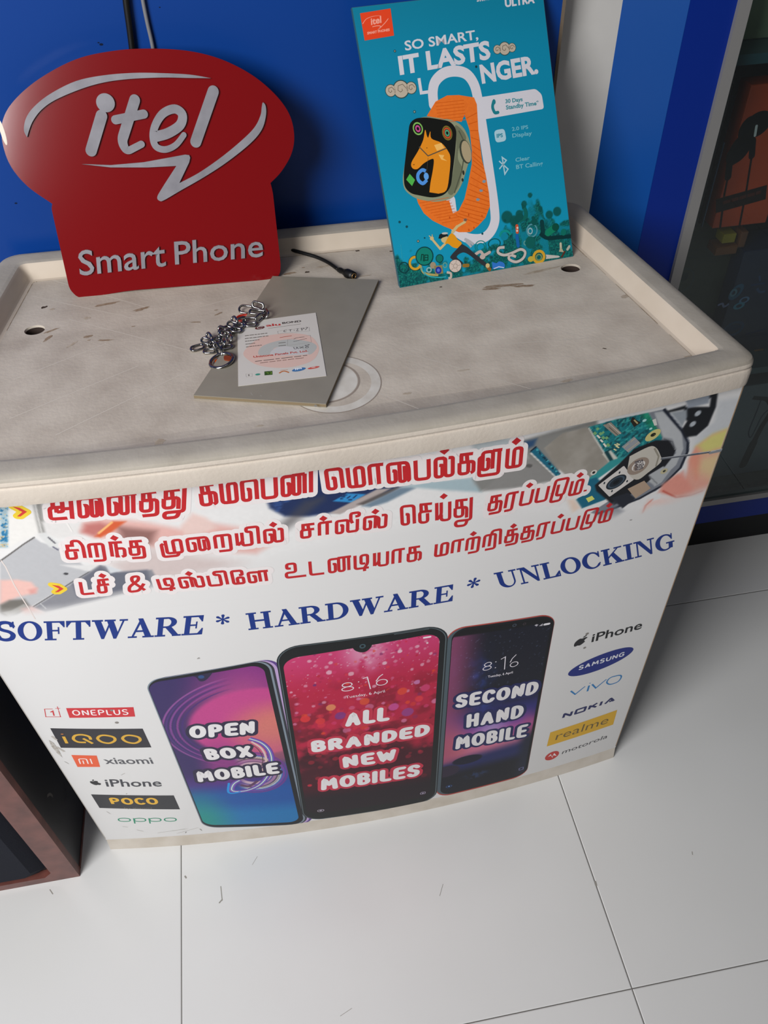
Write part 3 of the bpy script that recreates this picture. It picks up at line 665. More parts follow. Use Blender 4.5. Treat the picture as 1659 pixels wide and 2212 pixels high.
Lq = [(0.099,0.1653),(0.1027,0.149),(0.1025,0.1286),(0.1007,0.1155),(0.094,0.0971),(0.0876,0.0814),(0.0793,0.0704),(0.0718,0.0654)]; Rq = [(0.114,0.1714),(0.1126,0.1478),(0.113,0.1183),(0.1153,0.1031),(0.1167,0.0833),(0.1162,0.0696),(0.1095,0.0582),(0.099,0.0505)]
Ls, Rs_ = spline(Lq, 3), spline(Rq, 3)
for k in range(1, len(Ls)-1): p = np.array(Ls[k]); q = np.array(Rs_[k]); A.strip([p*.94+q*.06, p*.04+q*.96], .0011, '#c9560f')
for k in range(9): p = (0.0358,0.0844); A.strip([(p[0]+k*.0028, p[1]-k*.0030), (p[0]+.034+k*.0012, p[1]+.001-k*.0031)], .0008, '#c9560f')
for p in [(0.1126,0.0959), (0.1081,0.0872), (0.103,0.0784), (0.0855,0.0595)]: A.disc(p, .0035, .0026, '#7f8f9a', 14)
for p in [(0.0679,0.0645), (0.0901,0.0642), (0.0883,0.0483), (0.1055,0.0604), (0.0945,0.0497)]: A.disc(p, .0012, .0022, '#b94a10', 10)
A.layer(.0008)
A.poly(fillet([(0.0385,0.1657),(0.0536,0.1695),(0.0853,0.162),(0.0959,0.1542),(0.1009,0.142),(0.1025,0.1286),(0.0953,0.1133),(0.0861,0.0952),(0.0743,0.0833),(0.0539,0.0825),(0.0316,0.0895),(0.0208,0.1),(0.0203,0.1104)], .008, True), '#8d9174')
A.layer(.0010)
A.poly(fillet([(0.0865,0.1583),(0.0953,0.15),(0.099,0.1408),(0.0882,0.1349),(0.0848,0.1221),(0.0902,0.1125),(0.0826,0.0942),(0.073,0.0865),(0.0685,0.0902),(0.0778,0.1083),(0.0859,0.1366)], .005, True), '#6c7058')
A.strip([(0.0904,0.1506),(0.0966,0.1352),(0.0881,0.1098),(0.0768,0.089)], .002, '#4f5342')
A.disc((0.0952,0.1288), .0105, .0200, '#3e4236', 24, .12); A.disc((0.0962,0.1287), .0085, .0180, '#a89878', 24, .12)
A.disc((0.0899,0.1081), .002, .004, '#2e3128', 12); A.disc((0.0879,0.1009), .002, .003, '#2e3128', 12)
A.layer(.0012)
A.poly(fillet([(0.0367,0.1645),(0.0438,0.1686),(0.0567,0.168),(0.0819,0.161),(0.0881,0.1523),(0.0844,0.1339),(0.0735,0.0955),(0.0649,0.0884),(0.0513,0.0874),(0.0275,0.0953),(0.0213,0.1029),(0.0225,0.116)], .009, True), '#141512')
A.layer(.0014)
A.poly(spline([(0.0485,0.0938),(0.0511,0.1031),(0.0553,0.1144),(0.0581,0.1243),(0.0563,0.1267),(0.0467,0.1236),(0.0386,0.1189),(0.0331,0.1206),(0.033,0.1262),(0.0421,0.1366),(0.0493,0.1465),(0.0529,0.1561),(0.054,0.1502),(0.0553,0.1482),(0.0585,0.1539),(0.0587,0.1467),(0.0691,0.141),(0.0753,0.1322),(0.0771,0.1246),(0.0737,0.1089),(0.0681,0.0932),(0.0585,0.0909)], 4), '#e08a1e')
A.layer(.0016)
A.strip([(0.0438,0.1404),(0.0523,0.1302),(0.074,0.135)], .0018, '#5a5040'); A.disc((0.0522,0.1382), .0010, .0008, '#5a3a12', 8); A.strip([(0.052,0.128),(0.048,0.1124)], .0006, '#4a4238')
A.poly([(0.0607,0.1399),(0.0691,0.141),(0.0716,0.1356),(0.0631,0.1338)], '#f0b860'); A.poly([(0.0642,0.13),(0.0706,0.1284),(0.0686,0.1258),(0.0731,0.1222),(0.0667,0.1246)], '#f0b860'); A.disc((0.0352,0.1237), .0018, .001, '#9a5a10', 10)
A.disc((0.0451,0.1582), .0088, .0105, '#7fb55a', 28, .3, .76); A.disc((0.0451,0.1582), .0045, .0058, '#c04a8c', 20, .3, .5)
A.disc((0.077,0.1498), .0090, .0120, '#7a6a2a', 28, .2, .8); A.disc((0.077,0.1498), .0068, .0090, '#c8502a', 24, .2, .72); A.disc((0.077,0.1498), .0042, .0056, '#4f9f7a', 20, .2, .5)
A.poly([(0.0245,0.1101),(0.0293,0.1153),(0.0342,0.1084),(0.03,0.1028)], '#4fae4a')
A.strip(spline([(0.0475,0.1066),(0.0424,0.1037),(0.038,0.1079),(0.0386,0.1137),(0.0437,0.1171),(0.0475,0.1154)], 5), .0058, '#4f8fd8')
A.disc((0.0473,0.1103), .0045, .006, '#5f9fe0', 14)
# feature captions
A.layer(.0008)
A.strip(fillet([(0.1335,0.174),(0.1312,0.1686),(0.1335,0.1625),(0.1372,0.1628)], .004), .0052, '#1d7a86', cap='round'); A.disc((0.134,0.1737), .0030, .0042, '#1d7a86', 14)
A.text('30 Days', (0.1469,0.1707), (0.167,0.1706), (0.1471,0.1744), '#3a8a94', .03); A.text('Standby Time*', (0.1469,0.1645), (0.1855,0.1646), (0.147,0.1684), '#3a8a94', .03)
A.poly(fillet([(0.1303,0.1455),(0.1428,0.1461),(0.1438,0.1335),(0.131,0.1329)], .004, True), '#a7c9d4'); A.text('IPS', (0.1328,0.1379), (0.1401,0.1379), (0.1329,0.1415), '#3a8a9c', .04)
cp = '#6fb4c4'
A.text('2.0 IPS', (0.1514,0.1425), (0.1706,0.1424), (0.1513,0.146), cp, .02); A.text('Display', (0.151,0.1358), (0.1742,0.1355), (0.1511,0.1396), cp, .02)
A.strip([(0.1326,0.1142),(0.1421,0.1046),(0.1377,0.1),(0.1367,0.1174),(0.1411,0.1138),(0.1319,0.106)], .0022, '#a7c9d4')
A.text('Clear', (0.1518,0.1108), (0.1689,0.1108), (0.1519,0.1146), cp, .02); A.text('BT Calling', (0.1517,0.1033), (0.1838,0.103), (0.1518,0.1074), cp, .02)
dashes(A, (0.0074,0.0292), (0.0081,0.0461), .0008, '#2fa0b4')
# curly clouds and specks
def cloud(cx, cy, k):
    for dx, r in ((-.0070, .0055), (0, .0080), (.0070, .0055)):
        c = (cx+dx*k, cy); A.disc(c, r*k*1.12, r*k*1.12, '#2e4a48', 22); A.layer(.0010); A.disc(c, r*k, r*k, '#b9ab98', 22); A.layer(.0012)
        A.strip([(c[0]+r*k*.62*(.75-a*.1)*math.cos(a*1.1), c[1]+r*k*.62*(.75-a*.1)*math.sin(a*1.1)) for a in range(7)], .0007, '#54483a'); A.layer(.0008)
p = (0.0326,0.1979); cloud(p[0], p[1], 1.6); p = (0.1523,0.2233); cloud(p[0], p[1], 1.2)
for p, r, c in [((0.0317,0.2339), .0020, '#24383a'), ((0.0317,0.2339), .0009, '#b9ab98'), ((0.0439,0.1749), .0024, '#24383a'), ((0.0439,0.1749), .0015, '#7f9a94'), ((0.1182,0.2097), .0020, '#143b40'), ((0.0192,0.194), .0012, '#143b40'), ((0.0104,0.0686), .0022, '#0e4a55'), ((0.0177,0.0626), .0022, '#0e4a55'), ((0.0361,0.0479), .0015, '#0e4a55'), ((0.0282,0.0457), .0024, '#2a3f3c'), ((0.0282,0.0457), .0013, '#b8aa90'), ((0.1036,0.042), .002, '#0e4a55'), ((0.1319,0.0518), .0024, '#0b4a48')]: A.disc(p, r, r, c, 16)
# runner in an orange shirt kicking a ball, and doodles around
sk = '#c9b27c'; dk = '#1a2224'; ln = '#2a2c24'
A.layer(.0012)
A.capsule((0.0689,0.049), (0.075,0.0539), .0052, sk); A.capsule((0.075,0.0539), (0.0849,0.0575), .0042, sk); A.disc((0.0856,0.0595), .0028, .0026, '#7a5a44')
A.capsule((0.0586,0.0381), (0.0523,0.0338), .0042, sk); A.capsule((0.0523,0.0338), (0.0453,0.0441), .0040, sk); A.disc((0.0443,0.0461), .0036, .0034, sk); A.capsule((0.044,0.0467), (0.0417,0.0493), .0015, sk); A.capsule((0.0451,0.0468), (0.0452,0.0499), .0013, sk)
A.disc((0.0589,0.0429), .0068, .0062, sk); A.poly([(0.0517,0.0449),(0.0534,0.0487),(0.0576,0.0501),(0.062,0.0482),(0.0637,0.0459),(0.0569,0.045),(0.0547,0.0441)], dk); A.disc((0.0599,0.0491), .006, .0018, '#b9b9b4', 16, -.1)
A.layer(.0014)
A.poly(spline([(0.0637,0.0455),(0.0674,0.048),(0.0711,0.0452),(0.0738,0.0403),(0.0781,0.0359),(0.0742,0.0312),(0.0673,0.033),(0.0625,0.0375),(0.0586,0.0381),(0.0612,0.0422)], 4), '#dd9216')
A.poly(spline([(0.078,0.035),(0.0846,0.0299),(0.0906,0.0234),(0.1041,0.0099),(0.1055,0.0078),(0.1016,0.0068),(0.0923,0.015),(0.0837,0.023),(0.0772,0.0258),(0.0699,0.0223),(0.0759,0.0158),(0.0755,0.0131),(0.0711,0.0159),(0.063,0.0216),(0.0642,0.0251),(0.0725,0.0312)], 3), '#2e3236')
A.capsule((0.0773,0.0115), (0.0821,0.011), .0062, '#8c6a2a'); A.capsule((0.105,0.006), (0.1073,0.0025), .006, '#8c5a2a'); A.disc((0.1054,0.007), .004, .004, '#c9b27c')
A.layer(.0013)
A.disc((0.0672,0.0128), .0122, .0115, ln, 28); A.layer(.0016); A.disc((0.0672,0.0128), .0115, .0108, '#c9b8ac', 28)
A.layer(.0018)
for a in range(5): A.strip([(lambda c: (c[0]+.0028*math.cos(a*1.257), c[1]+.0028*math.sin(a*1.257)))((0.0672,0.0128)), (lambda c: (c[0]+.0068*math.cos(a*1.257), c[1]+.0064*math.sin(a*1.257)))((0.0672,0.0128))], .0005, '#7a6a5c')
A.disc((0.0672,0.0128), .0048, .0045, '#7a6a5c', 5, .6, .85)
A.layer(.0012)
A.disc((0.0214,0.0234), .0130, .0132, '#2a3020', 28, 0, .62); A.layer(.0013); A.disc((0.0214,0.0234), .0122, .0124, '#c8982a', 28, 0, .66)
A.layer(.0014); A.disc((0.033,0.0289), .0168, .0165, '#083c3e', 28); A.layer(.0015); A.disc((0.033,0.0289), .0150, .0147, '#0f7a6a', 28)
A.layer(.0017); A.strip([(0.0283,0.0247),(0.03,0.0312),(0.032,0.0309),(0.0309,0.0237)], .0014, '#0a2c22'); A.strip([(0.0322,0.0235),(0.0334,0.0301),(0.0371,0.0295),(0.0363,0.0241),(0.033,0.0246)], .0014, '#0a2c22'); A.strip([(0.0334,0.0274),(0.0365,0.0269)], .0012, '#0a2c22')
A.layer(.0013); A.disc((0.0077,0.0207), .0100, .0100, '#083c3e', 24, 0, .8); A.capsule((0.0061,0.021), (0.0096,0.0204), .0024, '#0d6d60'); A.capsule((0.0082,0.0225), (0.0076,0.0185), .0024, '#0d6d60')
A.disc((0.05,0.0237), .0074, .0074, '#0d6d60', 22); A.disc((0.05,0.0237), .0074, .0074, '#083c3e', 22, 0, .82)
A.strip(spline([(0.0267,0.0213),(0.0291,0.0122),(0.0367,0.0085),(0.0459,0.0063)], 5), .0038, '#a89a5c'); A.strip(spline([(0.0272,0.0175),(0.0326,0.0085),(0.0442,0.0041),(0.0549,0.003)], 5), .0020, '#2f9fa8')
A.disc((0.0414,0.0177), .0055, .0058, '#9a8a70', 20); A.disc((0.0361,0.0136), .0055, .005, '#7fa8a8', 20, 0, .5)
A.poly([(0.0427,0.0168),(0.052,0.0162),(0.0521,0.0072),(0.0426,0.0075)], '#8a7c4c'); A.layer(.0016); A.disc((0.0469,0.0115), .0058, .0062, '#20308c', 20); A.disc((0.0469,0.0115), .0028, .003, '#5a6ac8', 16)
A.layer(.0013); A.disc((0.0554,0.0156), .0045, .005, '#5f9a90', 18, 0, .6); A.strip(spline([(0.0563,0.0077),(0.0608,0.0057),(0.0602,0.0014),(0.0573,0.0007)], 5), .0042, '#b8aca0')
A.strip(spline([(0.0818,0.0396),(0.0869,0.0364),(0.0917,0.0319)], 4), .0045, '#a8a8ac'); A.strip(spline([(0.0829,0.037),(0.0865,0.0333),(0.0887,0.0299)], 4), .004, '#a8a8ac')
A.disc((0.0996,0.0288), .0115, .0105, '#0f7a78', 24, 0, .86); A.disc((0.0995,0.0282), .0080, .0072, '#0f7a78', 22, 0, .82); A.disc((0.1162,0.0293), .0125, .009, '#0b504c', 22, 0, .85)
A.strip(spline([(0.0932,0.0217),(0.0989,0.0233),(0.1025,0.019),(0.1096,0.021)], 4), .0052, '#b8a8a0', cap='round'); A.disc((0.1006,0.0174), .0055, .0045, '#b8a8a0')
A.strip(spline([(0.128,0.0234),(0.1211,0.0235),(0.1198,0.0187),(0.127,0.015),(0.137,0.016),(0.1471,0.0181),(0.1523,0.0142),(0.1487,0.0078),(0.1399,0.0054),(0.132,0.0098),(0.1339,0.0139),(0.1406,0.011)], 5), .0058, '#2c2a26'); A.layer(.0015); A.strip(spline([(0.128,0.0234),(0.1211,0.0235),(0.1198,0.0187),(0.127,0.015),(0.137,0.016),(0.1471,0.0181),(0.1523,0.0142),(0.1487,0.0078),(0.1399,0.0054),(0.132,0.0098),(0.1339,0.0139),(0.1406,0.011)], 5), .0048, '#bdb3ac')
A.layer(.0013)
A.strip(spline([(0.1239,0.0355),(0.1266,0.0401),(0.1329,0.0403),(0.1372,0.0359)], 5), .0042, '#0f8a84'); A.disc((0.1294,0.0347), .0075, .0065, '#0d7f96', 20)
A.capsule((0.1455,0.044), (0.1453,0.0372), .0058, '#c8502e'); A.disc((0.1459,0.0418), .0018, .0020, '#e0c8b8'); A.disc((0.1452,0.0387), .0018, .002, '#e0c8b8')
A.disc((0.1632,0.0363), .0112, .0120, '#4f8f9a', 24, 0, .78); A.disc((0.161,0.036), .005, .006, '#8fb0b4', 18, 0, .6)
A.capsule((0.1443,0.0336), (0.1447,0.0223), .0062, '#1560a0'); A.disc((0.1541,0.024), .0045, .0045, '#5f9a90', 16, 0, .6); A.disc((0.1597,0.0237), .010, .011, '#0c5a54', 20)
A.strip(spline([(0.1558,0.064),(0.1578,0.0575),(0.1565,0.0516),(0.1493,0.0496)], 5), .0058, '#0c5f58', w2=.009); A.disc((0.1496,0.0526), .008, .0065, '#0b504c'); A.poly([(0.1533,0.0668),(0.1591,0.0629),(0.154,0.0605)], '#0b504c')
A.capsule((0.1762,0.0324), (0.176,0.0437), .008, '#0a3a3c'); A.strip(spline([(0.1726,0.0317),(0.1805,0.0255),(0.1946,0.0239),(0.2103,0.0227)], 5), .007, '#083234'); A.capsule((0.1824,0.0308), (0.1922,0.0356), .0125, '#0f7a5c'); A.disc((0.1922,0.0356), .0070, .0068, '#0a4a3c'); A.disc((0.2015,0.0285), .0055, .006, '#0c6a5c'); A.disc((0.1667,0.0451), .0055, .0062, '#0b504c'); A.disc((0.1658,0.0496), .003, .003, '#0b504c')
A.disc((0.1685,0.0065), .0130, .0125, '#c89a2c', 26, 0, .6); A.disc((0.1684,0.0059), .0065, .0065, '#6f8a5c', 20, 0, .6); A.disc((0.1584,0.0056), .0062, .005, '#b8a23c', 20)
A.poly([(0.1772,0.0076),(0.1926,0.0039),(0.1946,0.0023),(0.1924,0.0017),(0.1766,0.0026),(0.1776,0.005)], '#b8b4ac')
A.capsule((0.1967,0.0166), (0.1965,0.0116), .0045, '#b8b49a'); A.poly([(0.1937,0.0082),(0.1964,0.0135),(0.2001,0.0065)], '#a8a488'); A.capsule((0.2046,0.009), (0.2071,0.0118), .0048, '#a8a89a'); A.capsule((0.1967,0.0019), (0.2008,0.007), .003, '#5c2c20')
A.poly(spline([(0.1111,0.0101),(0.1164,0.0079),(0.12,0.0092),(0.1253,0.0065),(0.1254,0.0014),(0.1184,0.0019),(0.1107,0.0019)], 4), '#2f6fc0'); A.strip([(0.1122,0.0023),(0.1186,0.0035),(0.1247,0.0015)], .0018, '#b8c4d8'); A.disc((0.1184,0.0076), .0025, .0015, '#9fc0e8')
A.build('artwork', poster)


# ---------------------------------------------------------------- printed artwork of the counter front
# photo collage along the top edge
def collage(s, t, x, y):
    c = np.tile(hexc('#dcdad8'), (len(x), 1)); n1 = vnoise(x*40+3, y*40, 21, 4); n2 = vnoise(x*300, y*300, 22, 3)
    def P_(pts, col, soft=.002, k=1.):
        nonlocal c
        c = mix(c, hexc(col), inpoly(x, y, pts, soft)*k)
    def L_(pts, w, col, soft=.0008, k=1.):
        nonlocal c
        c = mix(c, hexc(col), nearline(x, y, pts, w*.55, soft*.7)*k)
    # left: hands opening a phone
    P_([(-0.0116,0.7413),(-0.0043,0.7406),(-0.0255,0.6794),(-0.0332,0.6801)], '#9db4bc', .002)
    k = inpoly(x, y, [(-0.0116,0.7413),(-0.0045,0.7406),(-0.0252,0.6807),(-0.0327,0.6814)], .001); q = vnoise(x*420, y*420, 5, 2)
    c = mix(c, hexc('#1f6f9c'), k*sm(.5, .62, q)); c = mix(c, hexc('#e0b060'), k*sm(.68, .75, vnoise(x*380, y*380, 6, 2))*.7)
    P_([(-0.0043,0.7406),(0.0155,0.7376),(0.0093,0.6972),(0.0047,0.6938),(-0.0135,0.6863),(-0.0255,0.6794)], '#e0ddd8', .003)
    P_([(0.0159,0.7376),(0.0234,0.7362),(0.0143,0.6967),(0.0088,0.6972),(0.0115,0.7148)], '#8e8c88', .0025); L_([(0.0173,0.7368),(0.0139,0.717),(0.0109,0.697)], .003, '#c4c2be')
    P_([(0.0153,0.7106),(0.0532,0.7053),(0.0456,0.6907),(0.0238,0.6879),(0.0152,0.694)], '#d6d3d0', .003)
    P_([(0.047,0.6958),(0.0535,0.7065),(0.0719,0.7107),(0.1042,0.7015),(0.1361,0.6867),(0.1552,0.6942),(0.1887,0.6809),(0.2215,0.6535),(0.2012,0.6405),(0.1046,0.6645),(0.0682,0.6801),(0.0564,0.6855)], '#d8aaa2', .006)
    P_([(0.0463,0.6933),(0.052,0.7042),(0.0661,0.7051),(0.0774,0.6986),(0.0568,0.6868)], '#b8706a', .005); P_([(0.0799,0.6983),(0.1141,0.6872),(0.1058,0.6698),(0.0804,0.6759)], '#8a625c', .006)
    P_([(0.0568,0.6868),(0.0781,0.7049),(0.0898,0.7034),(0.0737,0.6913),(0.0615,0.6849)], '#cc5a34', .002); L_([(0.0614,0.6908),(0.0769,0.7037)], .004, '#e8b070')
    P_([(0.1379,0.6911),(0.1511,0.7057),(0.1621,0.6981),(0.1699,0.6831),(0.154,0.6763),(0.1376,0.6788)], '#dcc0b8', .004)
    P_([(0.0626,0.648),(0.1046,0.6645),(0.1901,0.6282),(0.2233,0.5857),(0.1643,0.5848),(0.1013,0.6076),(0.0652,0.6334)], '#c4b2ae', .012, .85)
    P_([(-0.0393,0.6629),(0.0022,0.6914),(0.0061,0.6844),(0.0199,0.675),(0.0402,0.6394),(-0.0335,0.5904),(-0.074,0.5649)], '#b4b4b6', .0015)
    L_([(-0.0397,0.6616),(-0.0278,0.6702),(-0.0101,0.6833),(0.0022,0.6914)], .0026, '#5a5654'); L_([(-0.0316,0.5902),(-0.0062,0.6077),(0.0175,0.6246),(0.0402,0.6394)], .0022, '#4a4848')
    c = mix(c, hexc('#3c3c40'), sm(.0030, .0018, np.hypot(x-(0.0154,0.6376)[0], (y-(0.0154,0.6376)[1])*1.4)))
    P_([(0.0068,0.6949),(0.0143,0.6967),(0.0222,0.6828),(0.0174,0.6726),(0.0117,0.6772)], '#d0d0ce', .0015); L_([(0.0149,0.6901),(0.0184,0.6819)], .003, '#4b4a52'); L_([(0.0151,0.6769),(0.0182,0.6725)], .003, '#4e4e66')
    P_([(0.0144,0.6508),(0.0495,0.6468),(0.043,0.6362),(0.0349,0.64)], '#d6d4d2', .002)
    P_([(-0.0321,0.5887),(0.04,0.6387),(0.0504,0.6467),(0.0553,0.6447),(0.0652,0.6334),(0.0976,0.6332),(0.1013,0.6076),(0.0615,0.5996),(-0.0225,0.5798)], '#84848a', .002)
    P_([(0.0167,0.6217),(0.0441,0.6404),(0.0509,0.6452),(0.0563,0.6345),(0.0931,0.6339),(0.0928,0.6119),(0.062,0.6057),(0.0162,0.6007)], '#5c5f6c', .003, .8); P_([(0.0557,0.646),(0.0695,0.6357),(0.0568,0.633)], '#c9cbce', .0015)
    P_([(-0.0495,0.634),(-0.0332,0.6334),(-0.021,0.6286),(-0.0184,0.618),(-0.0216,0.6123),(-0.0299,0.61),(-0.0423,0.6066),(-0.0564,0.5986),(-0.063,0.596)], '#e2b6ac', .003)
    P_([(-0.0274,0.6173),(-0.0184,0.6195),(-0.0221,0.6108),(-0.028,0.6099)], '#d08f88', .003, .7)
    P_([(-0.063,0.596),(-0.0511,0.6028),(-0.036,0.603),(-0.0344,0.5904),(-0.0515,0.5793),(-0.0644,0.5756),(-0.0673,0.5838)], '#6e6a64', .003); P_([(-0.0654,0.5836),(-0.0601,0.5768),(-0.0344,0.5904),(-0.0394,0.5956),(-0.055,0.586)], '#c8c6c2', .0015, .5)
    P_([(-0.0438,0.5881),(-0.0326,0.5903),(-0.023,0.5783),(-0.0279,0.5658),(-0.0487,0.5678)], '#d2a49c', .004, .8); L_([(-0.0228,0.594),(-0.0201,0.5859)], .002, '#c4c4c4')
    L_([(-0.0227,0.579),(0.0109,0.5889),(0.0606,0.5997)], .0035, '#c2c0c2', .002, .8)
    # centre: laptop and blue screen fading from the paper
    fade = sm(-.0, .10, x-(0.186,0.7047)[0])
    k = inpoly(x, y, [(0.2194,0.7171),(0.2362,0.7422),(0.242,0.7535),(0.2688,0.7489),(0.2738,0.7431),(0.3519,0.7281),(0.3616,0.7079),(0.3479,0.7056),(0.3321,0.6983),(0.2826,0.6839),(0.2573,0.6833),(0.2347,0.6876),(0.222,0.7007)], .003)
    c = mix(c, hexc('#1c2c54'), k*sm((0.1878,0.703)[0], (0.2297,0.6958)[0], x))
    c = mix(c, hexc('#3d64a8'), k*sm(.55, .75, vnoise(x*70, y*170, 31, 4))*.5*sm((0.204,0.7003)[0], (0.2297,0.6958)[0], x)*sm((0.2653,0.7089)[0], (0.2598,0.7099)[0], x))
    P_([(0.2274,0.6763),(0.2548,0.7046),(0.2739,0.707),(0.2736,0.7026),(0.2529,0.6839),(0.2351,0.6686)], '#4a4648', .006, .6)
    P_([(0.2817,0.6991),(0.2957,0.7067),(0.3137,0.7021),(0.2998,0.6939)], '#2f86c0', .0008)
    for q in [((0.2907,0.7033), (0.2935,0.7028)), ((0.2891,0.701), (0.291,0.7006)), ((0.2958,0.7006), (0.2983,0.7025)), ((0.3015,0.6998), (0.3046,0.7026)), ((0.2971,0.698), (0.2995,0.6976)), ((0.2927,0.7049), (0.2951,0.7047))]: L_(q, .0028, '#14305c', .0005)
    P_([(0.2768,0.6837),(0.3028,0.6962),(0.3245,0.7065),(0.3381,0.705),(0.3262,0.6981),(0.3053,0.6876),(0.2873,0.6802)], '#a89c98', .0015); P_([(0.3045,0.6905),(0.3263,0.6995),(0.342,0.7048),(0.3478,0.704),(0.334,0.6965),(0.3181,0.6904),(0.3102,0.6879)], '#5b5452', .002)
    P_([(0.3092,0.6868),(0.3478,0.7043),(0.3576,0.7035),(0.3616,0.7),(0.3338,0.6871),(0.3179,0.6836)], '#6d8090', .0025); P_([(0.3478,0.704),(0.3714,0.7058),(0.4274,0.701),(0.4288,0.679),(0.3916,0.6905),(0.3626,0.7004)], '#9fb2b8', .003)
    P_([(0.4152,0.7548),(0.4644,0.7393),(0.4743,0.7179),(0.4719,0.7037),(0.4472,0.6972),(0.4188,0.6887)], '#a3adb0', .004, .8)
    # right: opened phone with circuit board
    P_([(0.4653,0.7382),(0.4954,0.7419),(0.5391,0.7457),(0.5438,0.7356),(0.5312,0.7205),(0.5032,0.6817),(0.4572,0.6836),(0.4274,0.681),(0.419,0.6987),(0.4403,0.709),(0.4642,0.7052),(0.4738,0.7123)], '#7f7e7a', .003)
    P_([(0.467,0.736),(0.48,0.7366),(0.478,0.728),(0.4709,0.726)], '#2c4a6c', .003)
    P_([(0.4304,0.6802),(0.4469,0.6998),(0.4642,0.7052),(0.4721,0.7146),(0.508,0.6804),(0.5134,0.675),(0.4885,0.6756),(0.4639,0.6759)], '#858380', .003); L_([(0.4748,0.7035),(0.4771,0.7024)], .008, '#5a5856', .001)
    P_([(0.489,0.7226),(0.5062,0.7375),(0.5313,0.7387),(0.5638,0.6852),(0.5464,0.666),(0.5193,0.6774),(0.5063,0.6927)], '#99938a', .0012); c = mix(c, hexc('#7c766c'), inpoly(x, y, [(0.489,0.7226),(0.5062,0.7375),(0.5313,0.7387),(0.5638,0.6852),(0.5464,0.666),(0.5193,0.6774),(0.5063,0.6927)], .001)*sm(.45, .8, n1)*.5)
    P_([(0.4751,0.7213),(0.4811,0.7263),(0.5114,0.6835),(0.5073,0.6796)], '#146078', .0008)
    L_([(0.4757,0.7197),(0.5068,0.6797)], .0022, '#d8d6d0', .0004); L_([(0.4757,0.7221),(0.4804,0.7265)], .003, '#101c2c', .0005)
    k = inpoly(x, y, [(0.4791,0.7249),(0.4822,0.7233),(0.5114,0.6835),(0.5086,0.6812)], .0008); c = mix(c, hexc('#4fb0b4'), k*sm(.55, .6, vnoise(x*500, y*500, 8, 1))); c = mix(c, hexc('#0a2a3c'), k*sm(.6, .65, vnoise(x*480, y*480, 9, 1)))
    P_([(0.5321,0.7385),(0.5579,0.741),(0.5947,0.7407),(0.619,0.7048),(0.621,0.6965),(0.5956,0.694),(0.5816,0.6842),(0.5654,0.6847)], '#0f7078', .001)
    k = inpoly(x, y, [(0.5321,0.7385),(0.5579,0.741),(0.5947,0.7407),(0.619,0.7048),(0.5956,0.694),(0.5816,0.6842),(0.5654,0.6847)], .001)
    q = vnoise(x*330, y*330, 41, 3); c = mix(c, hexc('#0a4048'), k*sm(.50, .60, q)*.8); c = mix(c, hexc('#3fa59c'), k*sm(.62, .70, vnoise(x*450, y*450, 42, 2))*.7)
    c = mix(c, hexc('#17905c'), k*inpoly(x, y, [(0.5849,0.7432),(0.6113,0.7364),(0.62,0.7007),(0.5991,0.7214)], .004)*.6)
    L_([(0.5327,0.7374),(0.5638,0.6852)], .0020, '#c9c6bc', .0004)
    P_([(0.5534,0.6987),(0.5624,0.7011),(0.5773,0.6814),(0.5671,0.6803)], '#c8c6ba', .0008); P_([(0.5555,0.7),(0.5591,0.702),(0.5687,0.6858),(0.5658,0.6826)], '#0c3a40', .0006)
    P_([(0.565,0.6868),(0.5807,0.6883),(0.5863,0.6927),(0.5956,0.694),(0.5475,0.6595),(0.543,0.6669)], '#2d8a8c', .0012); P_([(0.54,0.6657),(0.5526,0.6673),(0.5735,0.6415),(0.569,0.6301),(0.5433,0.6247),(0.5343,0.6403),(0.5459,0.6496)], '#0f5f78', .0012)
    # black phone frame
    P_([(0.5947,0.7407),(0.6119,0.7407),(0.6485,0.6984),(0.6566,0.6744),(0.6544,0.6506),(0.6298,0.6243),(0.5823,0.6128),(0.5624,0.6101),(0.5549,0.6146),(0.5761,0.6279),(0.5542,0.6576),(0.582,0.6821),(0.62,0.7007)], '#787c84', .001)
    P_([(0.6013,0.739),(0.6109,0.7383),(0.6408,0.7025),(0.6487,0.6788),(0.6458,0.6574),(0.6257,0.6342),(0.6126,0.6467),(0.6282,0.6668),(0.6413,0.675),(0.6305,0.6977),(0.6195,0.7027)], '#aeb0b2', .001)
    L_([(0.6121,0.7398),(0.6397,0.7066),(0.6517,0.6878),(0.655,0.6729),(0.6525,0.6512),(0.6369,0.6307),(0.6119,0.619),(0.5823,0.6128),(0.5624,0.6101)], .0062, '#1c2230', .0010); L_([(0.6157,0.738),(0.6427,0.7048),(0.6531,0.6873)], .0012, '#8d929c', .0004)
    P_([(0.5888,0.6958),(0.6118,0.701),(0.6275,0.6966),(0.6396,0.6814),(0.6387,0.6717),(0.6296,0.6541),(0.6084,0.6353),(0.5904,0.6235),(0.5814,0.6175),(0.5561,0.6466),(0.5529,0.6559),(0.576,0.6798)], '#14161c', .0012)
    L_([(0.6197,0.7017),(0.631,0.6956),(0.6387,0.6817)], .004, '#8f9194', .0008); L_([(0.6209,0.7004),(0.6325,0.6933),(0.6378,0.682)], .0015, '#3a3c42', .0005)
    P_([(0.6148,0.6523),(0.6298,0.6602),(0.6406,0.6507),(0.6339,0.6359),(0.6263,0.6319)], '#a8aaac', .001); L_([(0.6171,0.6495),(0.6289,0.6353)], .0012, '#3c3e42', .0004)
    P_([(0.5756,0.6302),(0.5953,0.6328),(0.6064,0.6208),(0.5933,0.6094)], '#20242e', .001); P_([(0.5624,0.6101),(0.5805,0.6222),(0.5961,0.604),(0.5827,0.5924),(0.5722,0.5935)], '#70747e', .004, .7)
